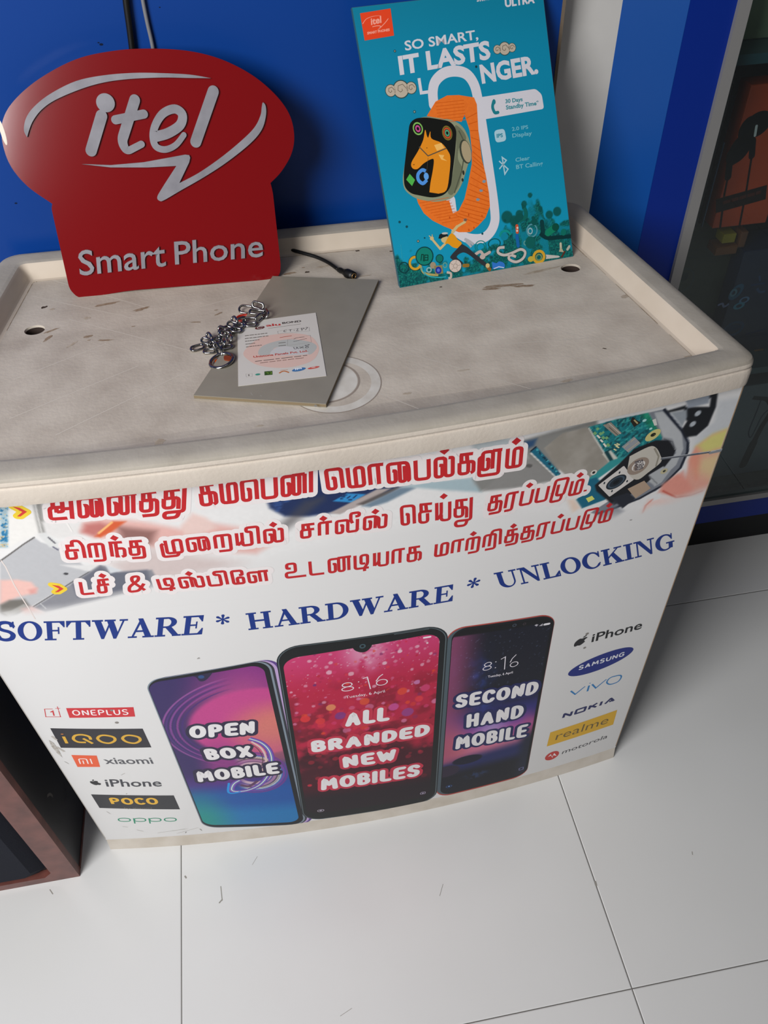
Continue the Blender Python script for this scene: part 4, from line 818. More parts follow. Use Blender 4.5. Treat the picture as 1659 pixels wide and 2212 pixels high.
    # dark blurred spectacles and fingers at the edge
    P_([(0.6142,0.7374),(0.6352,0.7391),(0.6365,0.7343),(0.6181,0.7346)], '#16191d', .002); P_([(0.6296,0.7512),(0.6682,0.7499),(0.6726,0.7273),(0.6704,0.7036),(0.6599,0.6932),(0.6469,0.695),(0.6395,0.7076),(0.6427,0.717),(0.6353,0.7264),(0.6348,0.7374),(0.6645,0.7295),(0.6628,0.7407),(0.6384,0.7418)], '#14171c', .0018)
    P_([(0.6313,0.7508),(0.6597,0.7487),(0.6622,0.7346),(0.6388,0.7346)], '#8d949e', .002); P_([(0.6198,0.7342),(0.6384,0.7329),(0.6411,0.723),(0.6387,0.7107)], '#8e949a', .002)
    for p in [(0.6529,0.7244), (0.6507,0.7114)]: c = mix(c, hexc('#a6acb2'), sm(.0045, .0025, np.hypot(x-p[0], y-p[1])))
    k = inpoly(x, y, [(0.6491,0.6963),(0.6747,0.7062),(0.6729,0.7344),(0.7067,0.7324),(0.7459,0.6165),(0.7325,0.576),(0.6597,0.6695)], .006); c = mix(c, hexc('#a8adb3'), k*.55*sm((0.6404,0.7102)[0], (0.6765,0.6999)[0], x)*(1-inpoly(x, y, [(0.6296,0.7512),(0.6682,0.7499),(0.6726,0.7273),(0.6704,0.7036),(0.6599,0.6932),(0.6469,0.695),(0.6395,0.7076)], .003)))
    P_([(0.6641,0.6307),(0.6602,0.6612),(0.6641,0.6782),(0.6797,0.6893),(0.7009,0.6928),(0.7176,0.6898),(0.7374,0.6194),(0.7325,0.576),(0.7,0.5898),(0.6649,0.604),(0.6354,0.6225),(0.6369,0.6307),(0.6511,0.6433)], '#dda08e', .003)
    P_([(0.6641,0.6782),(0.6797,0.6893),(0.7009,0.6928),(0.7169,0.6919),(0.716,0.6623),(0.6939,0.6652),(0.6766,0.6644)], '#d0c878', .006); P_([(0.6735,0.6571),(0.7011,0.6588),(0.7171,0.6132),(0.6959,0.6224),(0.6748,0.64)], '#d8c490', .01, .8)
    P_([(0.6341,0.6207),(0.6364,0.633),(0.6575,0.6455),(0.6768,0.6134),(0.6876,0.6009),(0.6655,0.6016)], '#dd8f80', .004, .8); P_([(0.6608,0.659),(0.6647,0.676),(0.6741,0.6611),(0.6787,0.6259)], '#e09078', .006, .8)
    L_([(0.6392,0.6213),(0.6593,0.6048),(0.6782,0.6018),(0.6922,0.6038)], .0028, '#b84838', .0022)
    P_([(0.6237,0.6131),(0.6383,0.6106),(0.7104,0.5862),(0.7121,0.5739),(0.6749,0.5801),(0.6335,0.6009),(0.6177,0.5925)], '#e8c4ba', .006, .8); P_([(0.6226,0.6178),(0.6363,0.6189),(0.6383,0.6106),(0.6289,0.6092)], '#dadada', .001)
    L_([(0.6284,0.6116),(0.6221,0.6047),(0.621,0.5937)], .003, '#cc6a5a', .003, .8)
    P_([(0.5239,0.644),(0.5327,0.6415),(0.5414,0.6263),(0.5335,0.6215)], '#e0c0a8', .004, .7)
    return c*(.985+.03*n2[:, None])
def low_edge(x): return np.interp(x, [-.107, .0, .05, .12, .30, .46, .56, .62, .70], [.575, .578, .590, .610, .640, .640, .598, .590, .600])
def collage_soft(s, t, x, y):
    c = collage(s, t, x, y); w = hexc('#d8d6d4'); k = sm(-.004, .018, y-low_edge(x)); return c*k[:, None]+w*(1-k)[:, None]
painted('printed_photo', panel, [(X0+.0015, .572), (X1-.0016, .572), (X1-.0016, .7530), (X0+.0015, .7530)], .00105, collage_soft, fp, .00012, label='printed photo of hands repairing opened phones')
A = Art(panel, .00045, True); A.ws = .5
# camera module, vibration motor, screwdriver, gold pads of the circuit board picture
A.poly(fillet([(0.5567,0.6548),(0.5818,0.6752),(0.5983,0.651),(0.5735,0.633)], .0015, True), '#c9c3be'); A.layer(.0005)
A.disc((0.5774,0.6534), .0235, .0175, '#1b242e', 28, .55); A.disc((0.5774,0.6534), .0195, .0140, '#3c4a58', 28, .55, .8); A.disc((0.5774,0.6534), .0075, .0055, '#0b1017', 18, .55)
for p in [(0.5635,0.656), (0.5786,0.6666), (0.5903,0.6509), (0.5749,0.6411)]: A.disc(p, .002, .0035, '#1b242e', 10)
A.poly(spline([(0.5858,0.6869),(0.6053,0.6942),(0.6142,0.6907),(0.622,0.6786),(0.6255,0.6676),(0.6137,0.6568),(0.6036,0.6494),(0.594,0.6554),(0.5871,0.6666)], 4), '#b9b3a8'); A.layer(.0006)
A.disc((0.5989,0.6697), .0245, .0225, '#8f7f72', 32, .6); A.disc((0.5992,0.67), .0150, .0135, '#d2ccc6', 26, .5)
A.text('0924', (0.5948,0.6735), (0.6039,0.6747), (0.593,0.6774), '#4c464c', .05); A.text('3DAG', (0.5959,0.6685), (0.6059,0.6693), (0.5941,0.6725), '#4c464c', .05); A.text('N25B', (0.5972,0.6637), (0.6061,0.6648), (0.5954,0.6677), '#4c464c', .05)
A.strip([(0.6127,0.6902),(0.6207,0.677),(0.6207,0.6629)], .004, '#8c8678')
A.strip([(0.6243,0.6724),(0.6675,0.6661),(0.6838,0.6638)], .0050, '#5c5f66'); A.strip([(0.624,0.6737),(0.6834,0.6651)], .0014, '#b9bcc0'); A.capsule((0.685,0.6626), (0.6975,0.6618), .0075, '#85888c'); A.strip([(0.6853,0.6645),(0.6992,0.6637)], .002, '#c4c7ca')
A.layer(.00045)
A.disc((0.6067,0.7091), .0175, .0125, '#c2b878', 24, .6); A.disc((0.6069,0.7096), .0060, .0050, '#1e2018', 16)
A.disc((0.6327,0.6525), .0085, .0078, '#b7ae8c', 20); A.disc((0.633,0.6526), .0035, .0035, '#3a3a30', 14)
A.poly([(0.5933,0.6388),(0.6112,0.6454),(0.6222,0.631),(0.6064,0.6208)], '#a8917c'); A.poly([(0.5456,0.6391),(0.5522,0.641),(0.5562,0.635),(0.5496,0.632)], '#cdd06a')
A.disc((0.5484,0.6751), .0072, .0072, '#c8c4ba', 18); A.disc((0.5484,0.6751), .0035, .0035, '#1c1c1c', 14)
A.poly([(0.5473,0.7374),(0.5553,0.739),(0.5701,0.7216),(0.5644,0.719)], '#8c8478'); A.strip([(0.5502,0.7379),(0.5666,0.7197)], .0018, '#5e574e'); A.strip([(0.5531,0.7383),(0.5692,0.7207)], .0012, '#c0b8aa')
A.poly([(0.5739,0.7028),(0.5852,0.713),(0.5947,0.7019),(0.5831,0.6926)], '#8b8f93'); A.strip([(0.5766,0.7011),(0.5869,0.7106)], .0012, '#c4b07c'); A.strip([(0.5812,0.6956),(0.5926,0.7044)], .0012, '#c4b07c')
for i in range(5): A.capsule((0.5401,0.7311), (0.5404,0.7308), .001, '#5aa88c')
for (a, b) in [((0.5391,0.7304), (0.542,0.727)), ((0.5413,0.7353), (0.5436,0.7324)), ((0.5454,0.7283), (0.5481,0.725)), ((0.5492,0.7224), (0.5521,0.7188)), ((0.5533,0.7208), (0.5558,0.7179)), ((0.5561,0.7113), (0.5596,0.7075)), ((0.5481,0.7287), (0.55,0.7262))]: A.strip([a, b], .0055, '#6fa06c')
for (a, b) in [((0.5649,0.7084), (0.5695,0.7049)), ((0.567,0.7056), (0.5711,0.7022)), ((0.5671,0.7089), (0.5712,0.706)), ((0.5653,0.7022), (0.5687,0.6994))]: A.strip([a, b], .0028, '#d0cc9a')
for (a, b) in [((0.5433,0.7257), (0.5471,0.7211)), ((0.5479,0.719), (0.5513,0.7148)), ((0.5524,0.7128), (0.5562,0.7075))]: A.strip([a, b], .0035, '#d8d4c4')
A.poly([(0.578,0.7396),(0.5887,0.7296),(0.5825,0.7258),(0.5768,0.7345)], '#241c14'); A.strip([(0.5805,0.7354),(0.5856,0.7295)], .003, '#a89a6c'); A.disc((0.5924,0.7317), .0045, .0035, '#9fd0cc'); A.disc((0.6021,0.7187), .0035, .003, '#9fd0cc')
A.poly([(0.6011,0.73),(0.6048,0.7309),(0.6085,0.7216),(0.6054,0.7216)], '#c8c8c0')
A.strip([(-0.0384,0.6628),(-0.0374,0.653),(-0.0385,0.6258),(-0.0378,0.6031),(-0.0368,0.5859),(-0.0363,0.5699)], .0025, '#d8ccc6'); A.strip([(0.0369,0.7084),(0.0382,0.6955)], .0035, '#e0dcd8')
A.build('picture_detail', fp)

# Tamil lettering -------------------------------------------------
def G_(adv, s, d=()): return (adv, [[tuple(float(v) for v in p.split(',')) for p in path.split()] for path in s.split(';')], list(d))
kaB = '1.5,10 8,10; 2.2,10 2.2,6.2 1,6 1,0 6,0 6,6; 5,10 5.5,6; '
TA = {
 'T': G_(10, '1,10 1,0 9.5,0'),                                                 # ட
 'Ti': G_(10.5, '1,10 1,0 9.8,0; 7,-2.4 7,0.4 9,3 9,9.6 4.8,9.6 4.8,3.4 7.5,3.4'),  # டி
 'Tu': G_(11, '4.3,9.5 4.3,1.8 9.6,1.8 10.4,13 1.6,13 1,-2.2 8,-2.2 8.4,1.8'),        # டு
 'ca': G_(9, '1,10 9,10; 2,10 2,6; 8.8,6 1,6 1,0 6,0 6,5; 5,10 5.4,6'),              # ச
 'ci': G_(11.5, '1,9.4 6,9.4; 2,10 2,6; 8.4,6 1,6 1,0 6,0 6,5; 5,9.4 5,12.6 9,12.6 11,9 11,0'),
 'ka': G_(9.5, '1,10 8.5,10; 2,10 2,6; 1,6 9,6 9,0.6 7.4,0; 1,6 1,0 6,0 6,6; 5,10 5.4,6'), # க
 'tha': G_(9.5, '1,10 8.5,10; 2,10 2,6; 1,6 9,6 9.2,-2 1.5,-2; 1,6 1,0.4 6,0.4 6,6; 5,10 5.4,6'), # த
 'thu': G_(12, '1,10 9,10; 2,10 2,6; 1,6 8.6,6 8.6,0; 1,6 1,1 6,1 6,6; 5,10 5.4,6; 11.4,11 11.4,-1.4 1.4,-1.4 1.4,-4.4 8,-4.4 9,-1.6'), # து
 'ma': G_(9.5, '1,10 1,0 9,0 9,9.6 4.8,9.6 4.8,0.4'),                               # ம
 'pa': G_(9, '1,10 1,0 8.2,0 8.2,10'),                                              # ப
 'pi': G_(12.4, '1,10 1,0 8,0 8,10 5,10 5,13 11.6,13 11.6,0'),                       # பி
 'na': G_(14.5, '3.2,6 4.8,6 4.8,0 1,0 1,9.6 7.5,9.6; 7,9.2 7,0 10.4,0 10.4,9.2; 6.5,10 15,10; 13.4,10 13.4,0'), # ன
 'ni': G_(17.5, '3.2,6 4.8,6 4.8,0 1,0 1,9.6 7.5,9.6; 7,9.2 7,0 10.4,0 10.4,9.2; 6.5,10 13.6,10; 13.4,10 13.4,0; 13.4,10 11,10 11,13 17,13 17,0'),
 'ai': G_(13, '3.2,6 4.8,6 4.8,0 1,0 1,9.6 11.4,9.6 12.2,6 12.2,0.4 11,0; 7.2,9.4 7.2,0 10,0 10,8'),   # ை
 'a': G_(13, '4.4,3.6 7.6,3.6 7.6,9.6 2.8,9.6 2.8,6.2; 8,6 1,6 1,0 9.5,0; 4.4,6 4.4,3.2; 7.6,5 12,5; 12,10 12,-.6'), # அ
 'ya': G_(10, '1,10 1,0.4; 1,0.6 3.9,3.2 3.9,10; 3.9,3.2 3.9,0 9.4,0 9.4,10'),       # ய
 'yi': G_(13.4, '1,10 1,0.4; 1,0.6 3.9,3.2 3.9,10; 3.9,3.2 3.9,0 9,0 9,10 6.4,10 6.4,13.2 12.8,13.2 12.8,0'),
 'va': G_(12.6, '3.2,6 4.8,6 4.8,0 1,0 1,9.6 8,9.6 8,0 12,0 12,10'),
 'vii': G_(15.5, '3.2,6 4.8,6 4.8,0 1,0 1,9.6 8,9.6 8,0 14,0 14,9.4; 11,6.5 9.8,9 9.8,14.4 15,14.4 15,11.6 12.6,11.6'), # வீ
 'Ra': G_(10, '1,0 1,9.6 9.2,9.6 9.2,-2.4 2.4,-2.4; 5,9.6 5,0'),                      # ற
 'Ri': G_(13.4, '1,0 1,9.6 8.4,9.6 9.2,-2.4 2.4,-2.4; 5,9.6 5,0; 5.4,9.6 6,12.6 11.6,12.6 12.8,0'),
 'nda': G_(9.8, '0.6,10 8.6,10; 1.8,10 1.8,0; 4.8,10 4.8,0; 4.8,5.6 9.4,5.6 9.4,0 7.4,-0.4; 3.6,0 6.2,0'), # ந
 'mu': G_(12, '3.2,10 3.2,0 11.4,0 11.4,9.6 7.2,9.6 7.2,0.4; 2,7.6 0.8,7 0.8,-2.4 8.6,-2.4 9.6,0'),
 'la': G_(11.4, '3,6 4.8,6 4.8,0 1,0 1,9.6 5.6,9.6; 3,9.6 6.4,9.4 6.4,0 10.6,0 10.6,9.4 8.2,9.4'),
 'La': G_(12.6, '3.2,6 4.8,6 4.8,0 1,0 1,9.6 7.6,9.6 7.6,0; 7,10 13,10; 11.2,10 11.2,0'), # ள
 'Lu': G_(13.8, '4.4,6 6,6 6,0.6 2.6,0.6 2.6,9.8 8.4,9.8 8.4,0.6; 8,10 13.6,10; 12,10 12,-2.4 0.8,-2.4 0.8,7 2,7.6'),
 'ee': G_(7.6, '5,8.2 7,8.2 7,12.4 1,12.4 1,0 7.2,0 7.2,5.8 3.6,5.8 3.6,0.4'),        # ே
 'e': G_(9.4, '3.4,5.6 5,5.6 5,0 1,0 1,10 8.8,10 8.8,0'),                            # ெ
 'aa': G_(8, '1,0 1,10 8.6,10; 5.6,10 5.6,0'),                                       # ா
 'ra': G_(8.6, '1,0 1,10 8.8,10; 5.8,10 5.8,-2 0.8,-2'),                              # ர
 'r_': G_(8.6, '1,0 1,10 8.8,10; 5.8,10 5.8,0'),
 's': G_(15, '3.2,6 4.8,6 4.8,0 1,0 1,9.6 7.8,9.6 7.8,0; 7,9.6 10,8 10,2 10.4,0 14.4,0 14.4,9.6 11.6,9.6'), # ஸ
 'u': G_(13.4, '4.2,6.6 1.8,6.6 1.8,10 7,10 7,3.6 1,3.6 1,0 13.4,0'),
 '&': G_(9, '9.4,0 2.6,7 2.6,10 6.2,10 6.2,7.4 1,3.4 1,0 6,0 9,4.6'),
 '.': G_(2, '1,0.4 1,1.6'),
}
DOT = {'T': 5, 'ca': 5, 'tha': 5, 'ma': 5.5, 'pa': 5, 'la': 6, 'r_': 3.5, 's': 7.5, 'nda': 4.5, 'ya': 5.5, 'Ra': 4.5}
for k, cx in DOT.items(): TA[k+'.'] = (TA[k][0], TA[k][1], [(cx, 13.2)])
LT = Art(panel, .00050, True); RED = '#b82025'; HALO = '#e0d8d6'
def tamil(word, bl, br, tl, halo=True, w=.0047):
    LT.layer(.00060); LT.glyphs(word.split(), TA, bl, br, tl, w*.74, RED, r=.14, gap=.20, hcol=HALO if halo else None, hw=.0126)
tamil('a ai na tha. thu', (0.0227,0.7139), (0.1456,0.7132), (0.0281,0.7378), True, .0055)
tamil('ka ma. e pa ni', (0.1601,0.7147), (0.2631,0.7146), (0.1622,0.7392), True, .0055)
tamil('e ma aa ai pa la. ka Lu ma.', (0.277,0.7156), (0.4673,0.7055), (0.2763,0.7402), True, .0055)
tamil('ci Ra nda. tha', (0.0222,0.6591), (0.0963,0.6561), (0.0252,0.6785))
tamil('mu ai Ra yi la.', (0.1119,0.6547), (0.2303,0.6543), (0.1132,0.673))
tamil('ca r_. vii s.', (0.2463,0.6549), (0.3322,0.6535), (0.2475,0.6725))
tamil('e ca ya. thu', (0.3468,0.6524), (0.4203,0.6462), (0.3461,0.6782), False)
tamil('tha ra pa. pa Tu ma. .', (0.4364,0.6498), (0.5442,0.6492), (0.4375,0.6698))
tamil('T ca.', (0.0207,0.6048), (0.0502,0.6057), (0.0238,0.6239)); tamil('&', (0.0665,0.6028), (0.0833,0.6034), (0.0711,0.6253))
tamil('Ti s. pi ee La', (0.0979,0.6029), (0.2084,0.5971), (0.0981,0.6188))
tamil('u T na Ti ya aa ka', (0.2251,0.5982), (0.3677,0.5946), (0.2258,0.6191), False, .0045)
tamil('ma aa Ra. Ri tha. tha ra pa. pa Tu ma.', (0.3818,0.5957), (0.581,0.5952), (0.3826,0.6144), False, .0045)
LT.build('red_lettering', fp)
CH = Art(panel, .00052, True)
for pts in ([(-0.0036,0.7331),(0.002,0.731),(0.0069,0.7254),(-0.0009,0.7199),(-0.0037,0.7204),(0.0027,0.7255)], [(-0.003,0.6227),(0.0033,0.6205),(0.0065,0.6154),(-0.0001,0.6109),(-0.0032,0.6112),(0.0024,0.6159)]):
    for a, b in zip(pts, pts[1:]+pts[:1]): CH.capsule(a, b, .0072, '#e3c437')
CH.layer(.0008)
for pts in ([(-0.0036,0.7331),(0.002,0.731),(0.0069,0.7254),(-0.0009,0.7199),(-0.0037,0.7204),(0.0027,0.7255)], [(-0.003,0.6227),(0.0033,0.6205),(0.0065,0.6154),(-0.0001,0.6109),(-0.0032,0.6112),(0.0024,0.6159)]): CH.poly(pts, '#cc3a34')
CH.build('yellow_arrow', fp)

# Serif lettering ------------------------------------------------
def serif(ch):
    r = lambda x0, y0, x1, y1: ('p', [(x0, y0), (x1, y0), (x1, y1), (x0, y1)])
    st = lambda x, w=2.5: r(x, 0, x+w, 10)
    sf = lambda x0, x1, y: r(x0, y, x1, y+.85)
    ar_ = lambda cx, cy, rx, ry, ix, iy, irx, iry, a0, a1: ('a', cx, cy, rx, ry, ix, iy, irx, iry, a0, a1)
    D = {
     'H': (12, [st(1.2), st(8.2), sf(0, 4.9, 0), sf(0, 4.9, 9.15), sf(7, 11.9, 0), sf(7, 11.9, 9.15), r(3.7, 4.6, 8.2, 5.6)]),
     'I': (5.2, [st(1.4), sf(0, 5.2, 0), sf(0, 5.2, 9.15)]),
     'L': (9.8, [st(1.2), sf(0, 9.4, 0), sf(0, 5.1, 9.15), ('p', [(8.6, .8), (9.8, 3.6), (9.2, 3.6), (6.6, .8)]), r(9.1, 0, 9.8, 3.6)]),
     'E': (10, [st(1.2), sf(0, 9.4, 0), sf(0, 9, 9.15), r(3.7, 4.7, 6.6, 5.5), r(6.2, 3.3, 6.9, 6.9), r(9.1, 0, 9.8, 3.4), ('p', [(7.4, .8), (9.2, .8), (9.2, 3.2)]), r(8.7, 6.8, 9.4, 10), ('p', [(7, 9.2), (8.8, 7), (8.8, 9.2)])]),
     'F': (9.4, [st(1.2), sf(0, 5.4, 0), sf(0, 9, 9.15), r(3.7, 4.7, 6.6, 5.5), r(6.2, 3.3, 6.9, 6.9), r(8.7, 6.8, 9.4, 10), ('p', [(7, 9.2), (8.8, 7), (8.8, 9.2)])]),
     'T': (11, [st(4.3), sf(2.9, 8.1, 0), sf(0, 11, 9.15), r(0, 6.7, .7, 10), r(10.3, 6.7, 11, 10), ('p', [(.6, 7), (2.4, 9.2), (.6, 9.2)]), ('p', [(10.4, 7), (8.6, 9.2), (10.4, 9.2)])]),
     'A': (11.8, [('p', [(1.6, .5), (2.6, .5), (6, 8.2), (5.4, 9.6)]), ('p', [(4.4, 10), (6.6, 10), (11, .5), (8, .5)]), r(3, 3, 8.4, 3.9), sf(0, 4.2, 0), sf(6.8, 12.2, 0)]),
     'R': (12, [st(1.2), sf(0, 5, 0), sf(0, 5, 9.15), r(3.7, 9.1, 5.4, 10), r(3.7, 4.5, 5.4, 5.3), ar_(5.4, 7.25, 4.5, 2.75, 5.4, 7.25, 1.9, 1.9, -90, 90), ('p', [(4.6, 4.8), (7.4, 5.1), (11.2, .6), (8.2, .6)]), sf(8.2, 12.4, 0)]),
     'D': (11.4, [st(1.2), r(0, 0, 5, .9), r(0, 9.1, 5, 10), ar_(5, 5, 6.2, 5, 5, 5, 3.5, 4.1, -90, 90)]),
     'W': (16, [('p', [(1, 9.6), (4, 9.6), (6.6, 2.6), (5.6, 0), (4.4, 0)]), ('p', [(4.8, 0), (5.6, 0), (8.4, 7.4), (8, 8.8)]), ('p', [(6.8, 9.6), (9.8, 9.6), (12.2, 2.6), (11.2, 0), (10, 0)]), ('p', [(10.6, 0), (11.3, 0), (15, 9.6), (14.1, 9.6)]), sf(0, 5, 9.15), sf(5.8, 10.8, 9.15), sf(12.6, 16.4, 9.15)]),
     'O': (11.4, [ar_(5.6, 5, 5.6, 5.2, 5.6, 5, 3, 4.3, 0, 360)]),
     'C': (10.6, [ar_(5.6, 5, 5.6, 5.2, 6.1, 5, 3.3, 4.3, 38, 322), r(9.3, 6.4, 10, 10), ('p', [(7.6, 9.2), (9.6, 6.4), (9.6, 8.8)]), ('p', [(9.4, 1.7), (10.3, 2.6), (9.9, 3.2), (8.6, 2.3)])]),
     'G': (11.6, [ar_(5.6, 5, 5.6, 5.2, 6.1, 5, 3.3, 4.3, 38, 325), r(9.3, 6.4, 10, 10), ('p', [(7.6, 9.2), (9.6, 6.4), (9.6, 8.8)]), r(7.9, .9, 10.3, 4.4), sf(6.4, 11.4, 4.1)]),
     'U': (11.4, [r(1.2, 3.6, 3.7, 10), r(9.1, 3.6, 10, 10), ar_(5.6, 3.7, 4.4, 3.9, 6.4, 3.7, 2.7, 3., 180, 360), sf(0, 4.9, 9.15), sf(7.6, 11.5, 9.15)]),
     'N': (11.8, [r(1.5, .5, 2.4, 9.6), r(9.5, .4, 10.4, 9.6), ('p', [(1.2, 10), (4, 10), (10.4, 1.6), (10.4, 0), (9.3, 0)]), sf(0, 3.9, 9.15), sf(0, 4, 0), sf(7.9, 12, 9.15)]),
     'K': (12, [st(1.2), sf(0, 4.9, 0), sf(0, 4.9, 9.15), ('p', [(3.6, 3.7), (3.6, 4.9), (9, 9.6), (10, 9.6)]), ('p', [(4.9, 5.9), (6.8, 7.2), (11.4, .6), (8.2, .6)]), sf(7.2, 11.6, 9.15), sf(7, 12.4, 0)]),
    }
    if ch == 'S': return (9.6, [('s', [(8.2, 7.2), (7.4, 9), (4.8, 9.6), (2.2, 8.8), (1.8, 7), (3.4, 5.7), (6.4, 4.7), (8, 3.2), (7.2, 1.2), (4.6, .4), (2, 1.1), (.9, 3)]), r(8.2, 6.6, 8.9, 10), r(.2, 0, .9, 3.6)])
    return D[ch]
SE = Art(panel, .00055, True); NAVY = '#0e2f7c'
def serif_word(word, bl, br, tl):
    x = 0; it = []
    for ch in word: a, sh = serif(ch); it.append((x, sh)); x += a+.7
    W = x-.7; bl, br, tl = (np.array(q, float) for q in (bl, br, tl)); f = lambda px, py: tuple(bl+(px/W)*(br-bl)+(py/10)*(tl-bl))
    for ox, sh in it:
        for q in sh:
            if q[0] == 'p': SE.poly([f(a+ox, b) for a, b in q[1]], NAVY)
            elif q[0] == 's': SE.strip([f(a+ox, b) for a, b in spline(q[1], 4)], .0053, NAVY)
            else:
                _, cx, cy, rx, ry, ix, iy, irx, iry, a0, a1 = q; n = 30; an = [R(a0+(a1-a0)*i/n) for i in range(n+1)]
                o = [f(cx+rx*math.cos(t)+ox, cy+ry*math.sin(t)) for t in an]; i_ = [f(ix+irx*math.cos(t)+ox, iy+iry*math.sin(t)) for t in an]
                SE._add(o+i_, [(k, k+1, n+1+k+1, n+1+k) for k in range(n)], ink(NAVY))
serif_word('SOFTWARE', (-0.0882,0.536), (0.1266,0.5208), (-0.0792,0.5689))
serif_word('HARDWARE', (0.1764,0.5188), (0.4053,0.5137), (0.1772,0.5485))
serif_word('UNLOCKING', (0.4595,0.5187), (0.6811,0.5141), (0.4507,0.5489))
for c in ((0.1522,0.5427), (0.4284,0.5389)):
    for k in range(6):
        a = k*math.pi/3+.3; SE.strip([c, (c[0]+.0062*math.cos(a), c[1]+.0070*math.sin(a))], .0010, NAVY, cap='round', w2=.0034); SE.disc((c[0]+.0060*math.cos(a), c[1]+.0068*math.sin(a)), .0018, .0018, NAVY, 12)
SE.build('blue_serif_lettering', fp)

# three printed phones ---------------------------------------------
def quad(cn, s, t): bl, br, tr, tl = cn; return tuple((1-s)*(1-t)*bl[i]+s*(1-t)*br[i]+s*t*tr[i]+(1-s)*t*tl[i] for i in (0, 1))
def rquad(cn, r, m, art, n=8):
    bl, br, tr, tl = (np.array(c, float) for c in cn)
    w = np.hypot(*(br-bl)); h = np.hypot(*(tl-bl)); pts = []
    for (cx, cy, a0) in ((1-r/w, r/h, -90), (1-r/w, 1-r/h, 0), (r/w, 1-r/h, 90), (r/w, r/h, 180)):
        for k in range(n+1):
            a = R(a0+90*k/n); pts.append(quad((bl, br, tr, tl), cx+r/w*math.cos(a), cy+r/h*math.sin(a)))
    art.poly(pts, m)
def grow(cn, l, b, r_, t):
    (x0, y0), (x1, y1), (x2, y2), (x3, y3) = cn; return [(x0-l, y0-b), (x1+r_, y1-b), (x2+r_, y2+t), (x3-l, y3+t)]
# corners BL BR TR TL of the visible screen glass
p1 = [(0.042,0.0482), (0.1861,0.02), (0.185,0.4604), (0.0462,0.444)]
p2 = [(0.1896,0.029), (0.3946,0.0192), (0.3999,0.4727), (0.1996,0.4798)]
p3 = [(0.3976,0.0291), (0.5433,0.0305), (0.5378,0.4449), (0.4021,0.4608)]
def wall1(s, t, x, y):
    c = np.tile(hexc('#3a2a66'), (len(s), 1)); u = s; v = 1-t
    c = mix(c, hexc('#8a2c8c'), sm(.2, .9, u)*sm(.5, .05, v)*.9); c = mix(c, hexc('#d05a94'), sm(.62, .0, np.hypot((u-.72)/1.1, (v-.24)*1.7)))
    e = np.hypot((u-.80)/.62, (v-.30)/.20); c = mix(c, hexc('#d64c96'), sm(1.02, .9, e)*.95); c = mix(c, hexc('#f08a72'), sm(.8, .1, np.hypot((u-1.0)/.75, (v-.33)/.22)))
    for r0, col in ((1.05, '#4a2c7c'), (1.12, '#a04aa0'), (1.17, '#4a2c7c'), (1.22, '#a050a8'), (1.28, '#5a3488'), (1.33, '#b060b0')): c = mix(c, hexc(col), sm(.022, .008, np.abs(e-r0))*sm(.75, .45, u)*.8)
    c = mix(c, hexc('#e07a80'), sm(.30, .05, np.abs(v-.42))*sm(.45, .95, u)*.6); c = mix(c, hexc('#9c3c8c'), sm(.22, .04, np.hypot((u-.42)*.7, v-.55))*.9)
    c = mix(c, hexc('#5a2f8e'), sm(.56, .70, v)*.9); c = mix(c, hexc('#1b5cae'), sm(.66, .78, v+.05*u)); c = mix(c, hexc('#1a86c4'), sm(.80, .92, v)*.8)
    c = mix(c, hexc('#159a92'), sm(.45, .0, np.hypot(u-.02, (v-.97)*1.2))); c = mix(c, hexc('#1668b4'), sm(.1, .0, np.abs(v-.62))*sm(.7, 1, u)*.9)
    d = np.hypot((u-.66)/.30, (v-.61)/.125)
    for r0, col, w in ((.55, '#e8c4cc', .10), (.72, '#c08ab0', .07), (.80, '#5a4050', .03), (.84, '#d8c8b4', .03), (.90, '#e8e4e0', .03), (.95, '#2f7fc8', .03), (1.0, '#8a4aa8', .05), (1.10, '#7a3c98', .05)): c = mix(c, hexc(col), sm(w, w*.5, np.abs(d-r0))*sm(.50, .62, u+.2*(v-.5))*.9)
    dd = np.hypot((u-.50)/.26, (v-.755)/.035)
    g = (vnoise(x*700, y*700, 61, 2)-.5)*.05; return c*(.90+g[:, None])
_rs = np.random.RandomState(12); bok = []
for i in range(420):
    v = _rs.rand()**1.15*.86; u = _rs.rand(); big = v > .28
    r = _rs.uniform(.010, .034) if big else _rs.uniform(.003, .016)
    col = ['#e0284e', '#c8203e', '#f03c50', '#e04078', '#b02050', '#f0502c', '#8a2a6a', '#e890b8', '#d0304a'][_rs.randint(9)]
    if not big and _rs.rand() < .35: col = '#f2c4d4'
    if v > .45: r *= .8; col = ['#b02238', '#c02c44', '#7a1830', '#a0203a', '#d03048'][_rs.randint(5)]
    if v > .55 and _rs.rand() < .5 or v > .68 and _rs.rand() < .75: continue
    bok.append((u, v, r, col, _rs.uniform(.35, .85)))
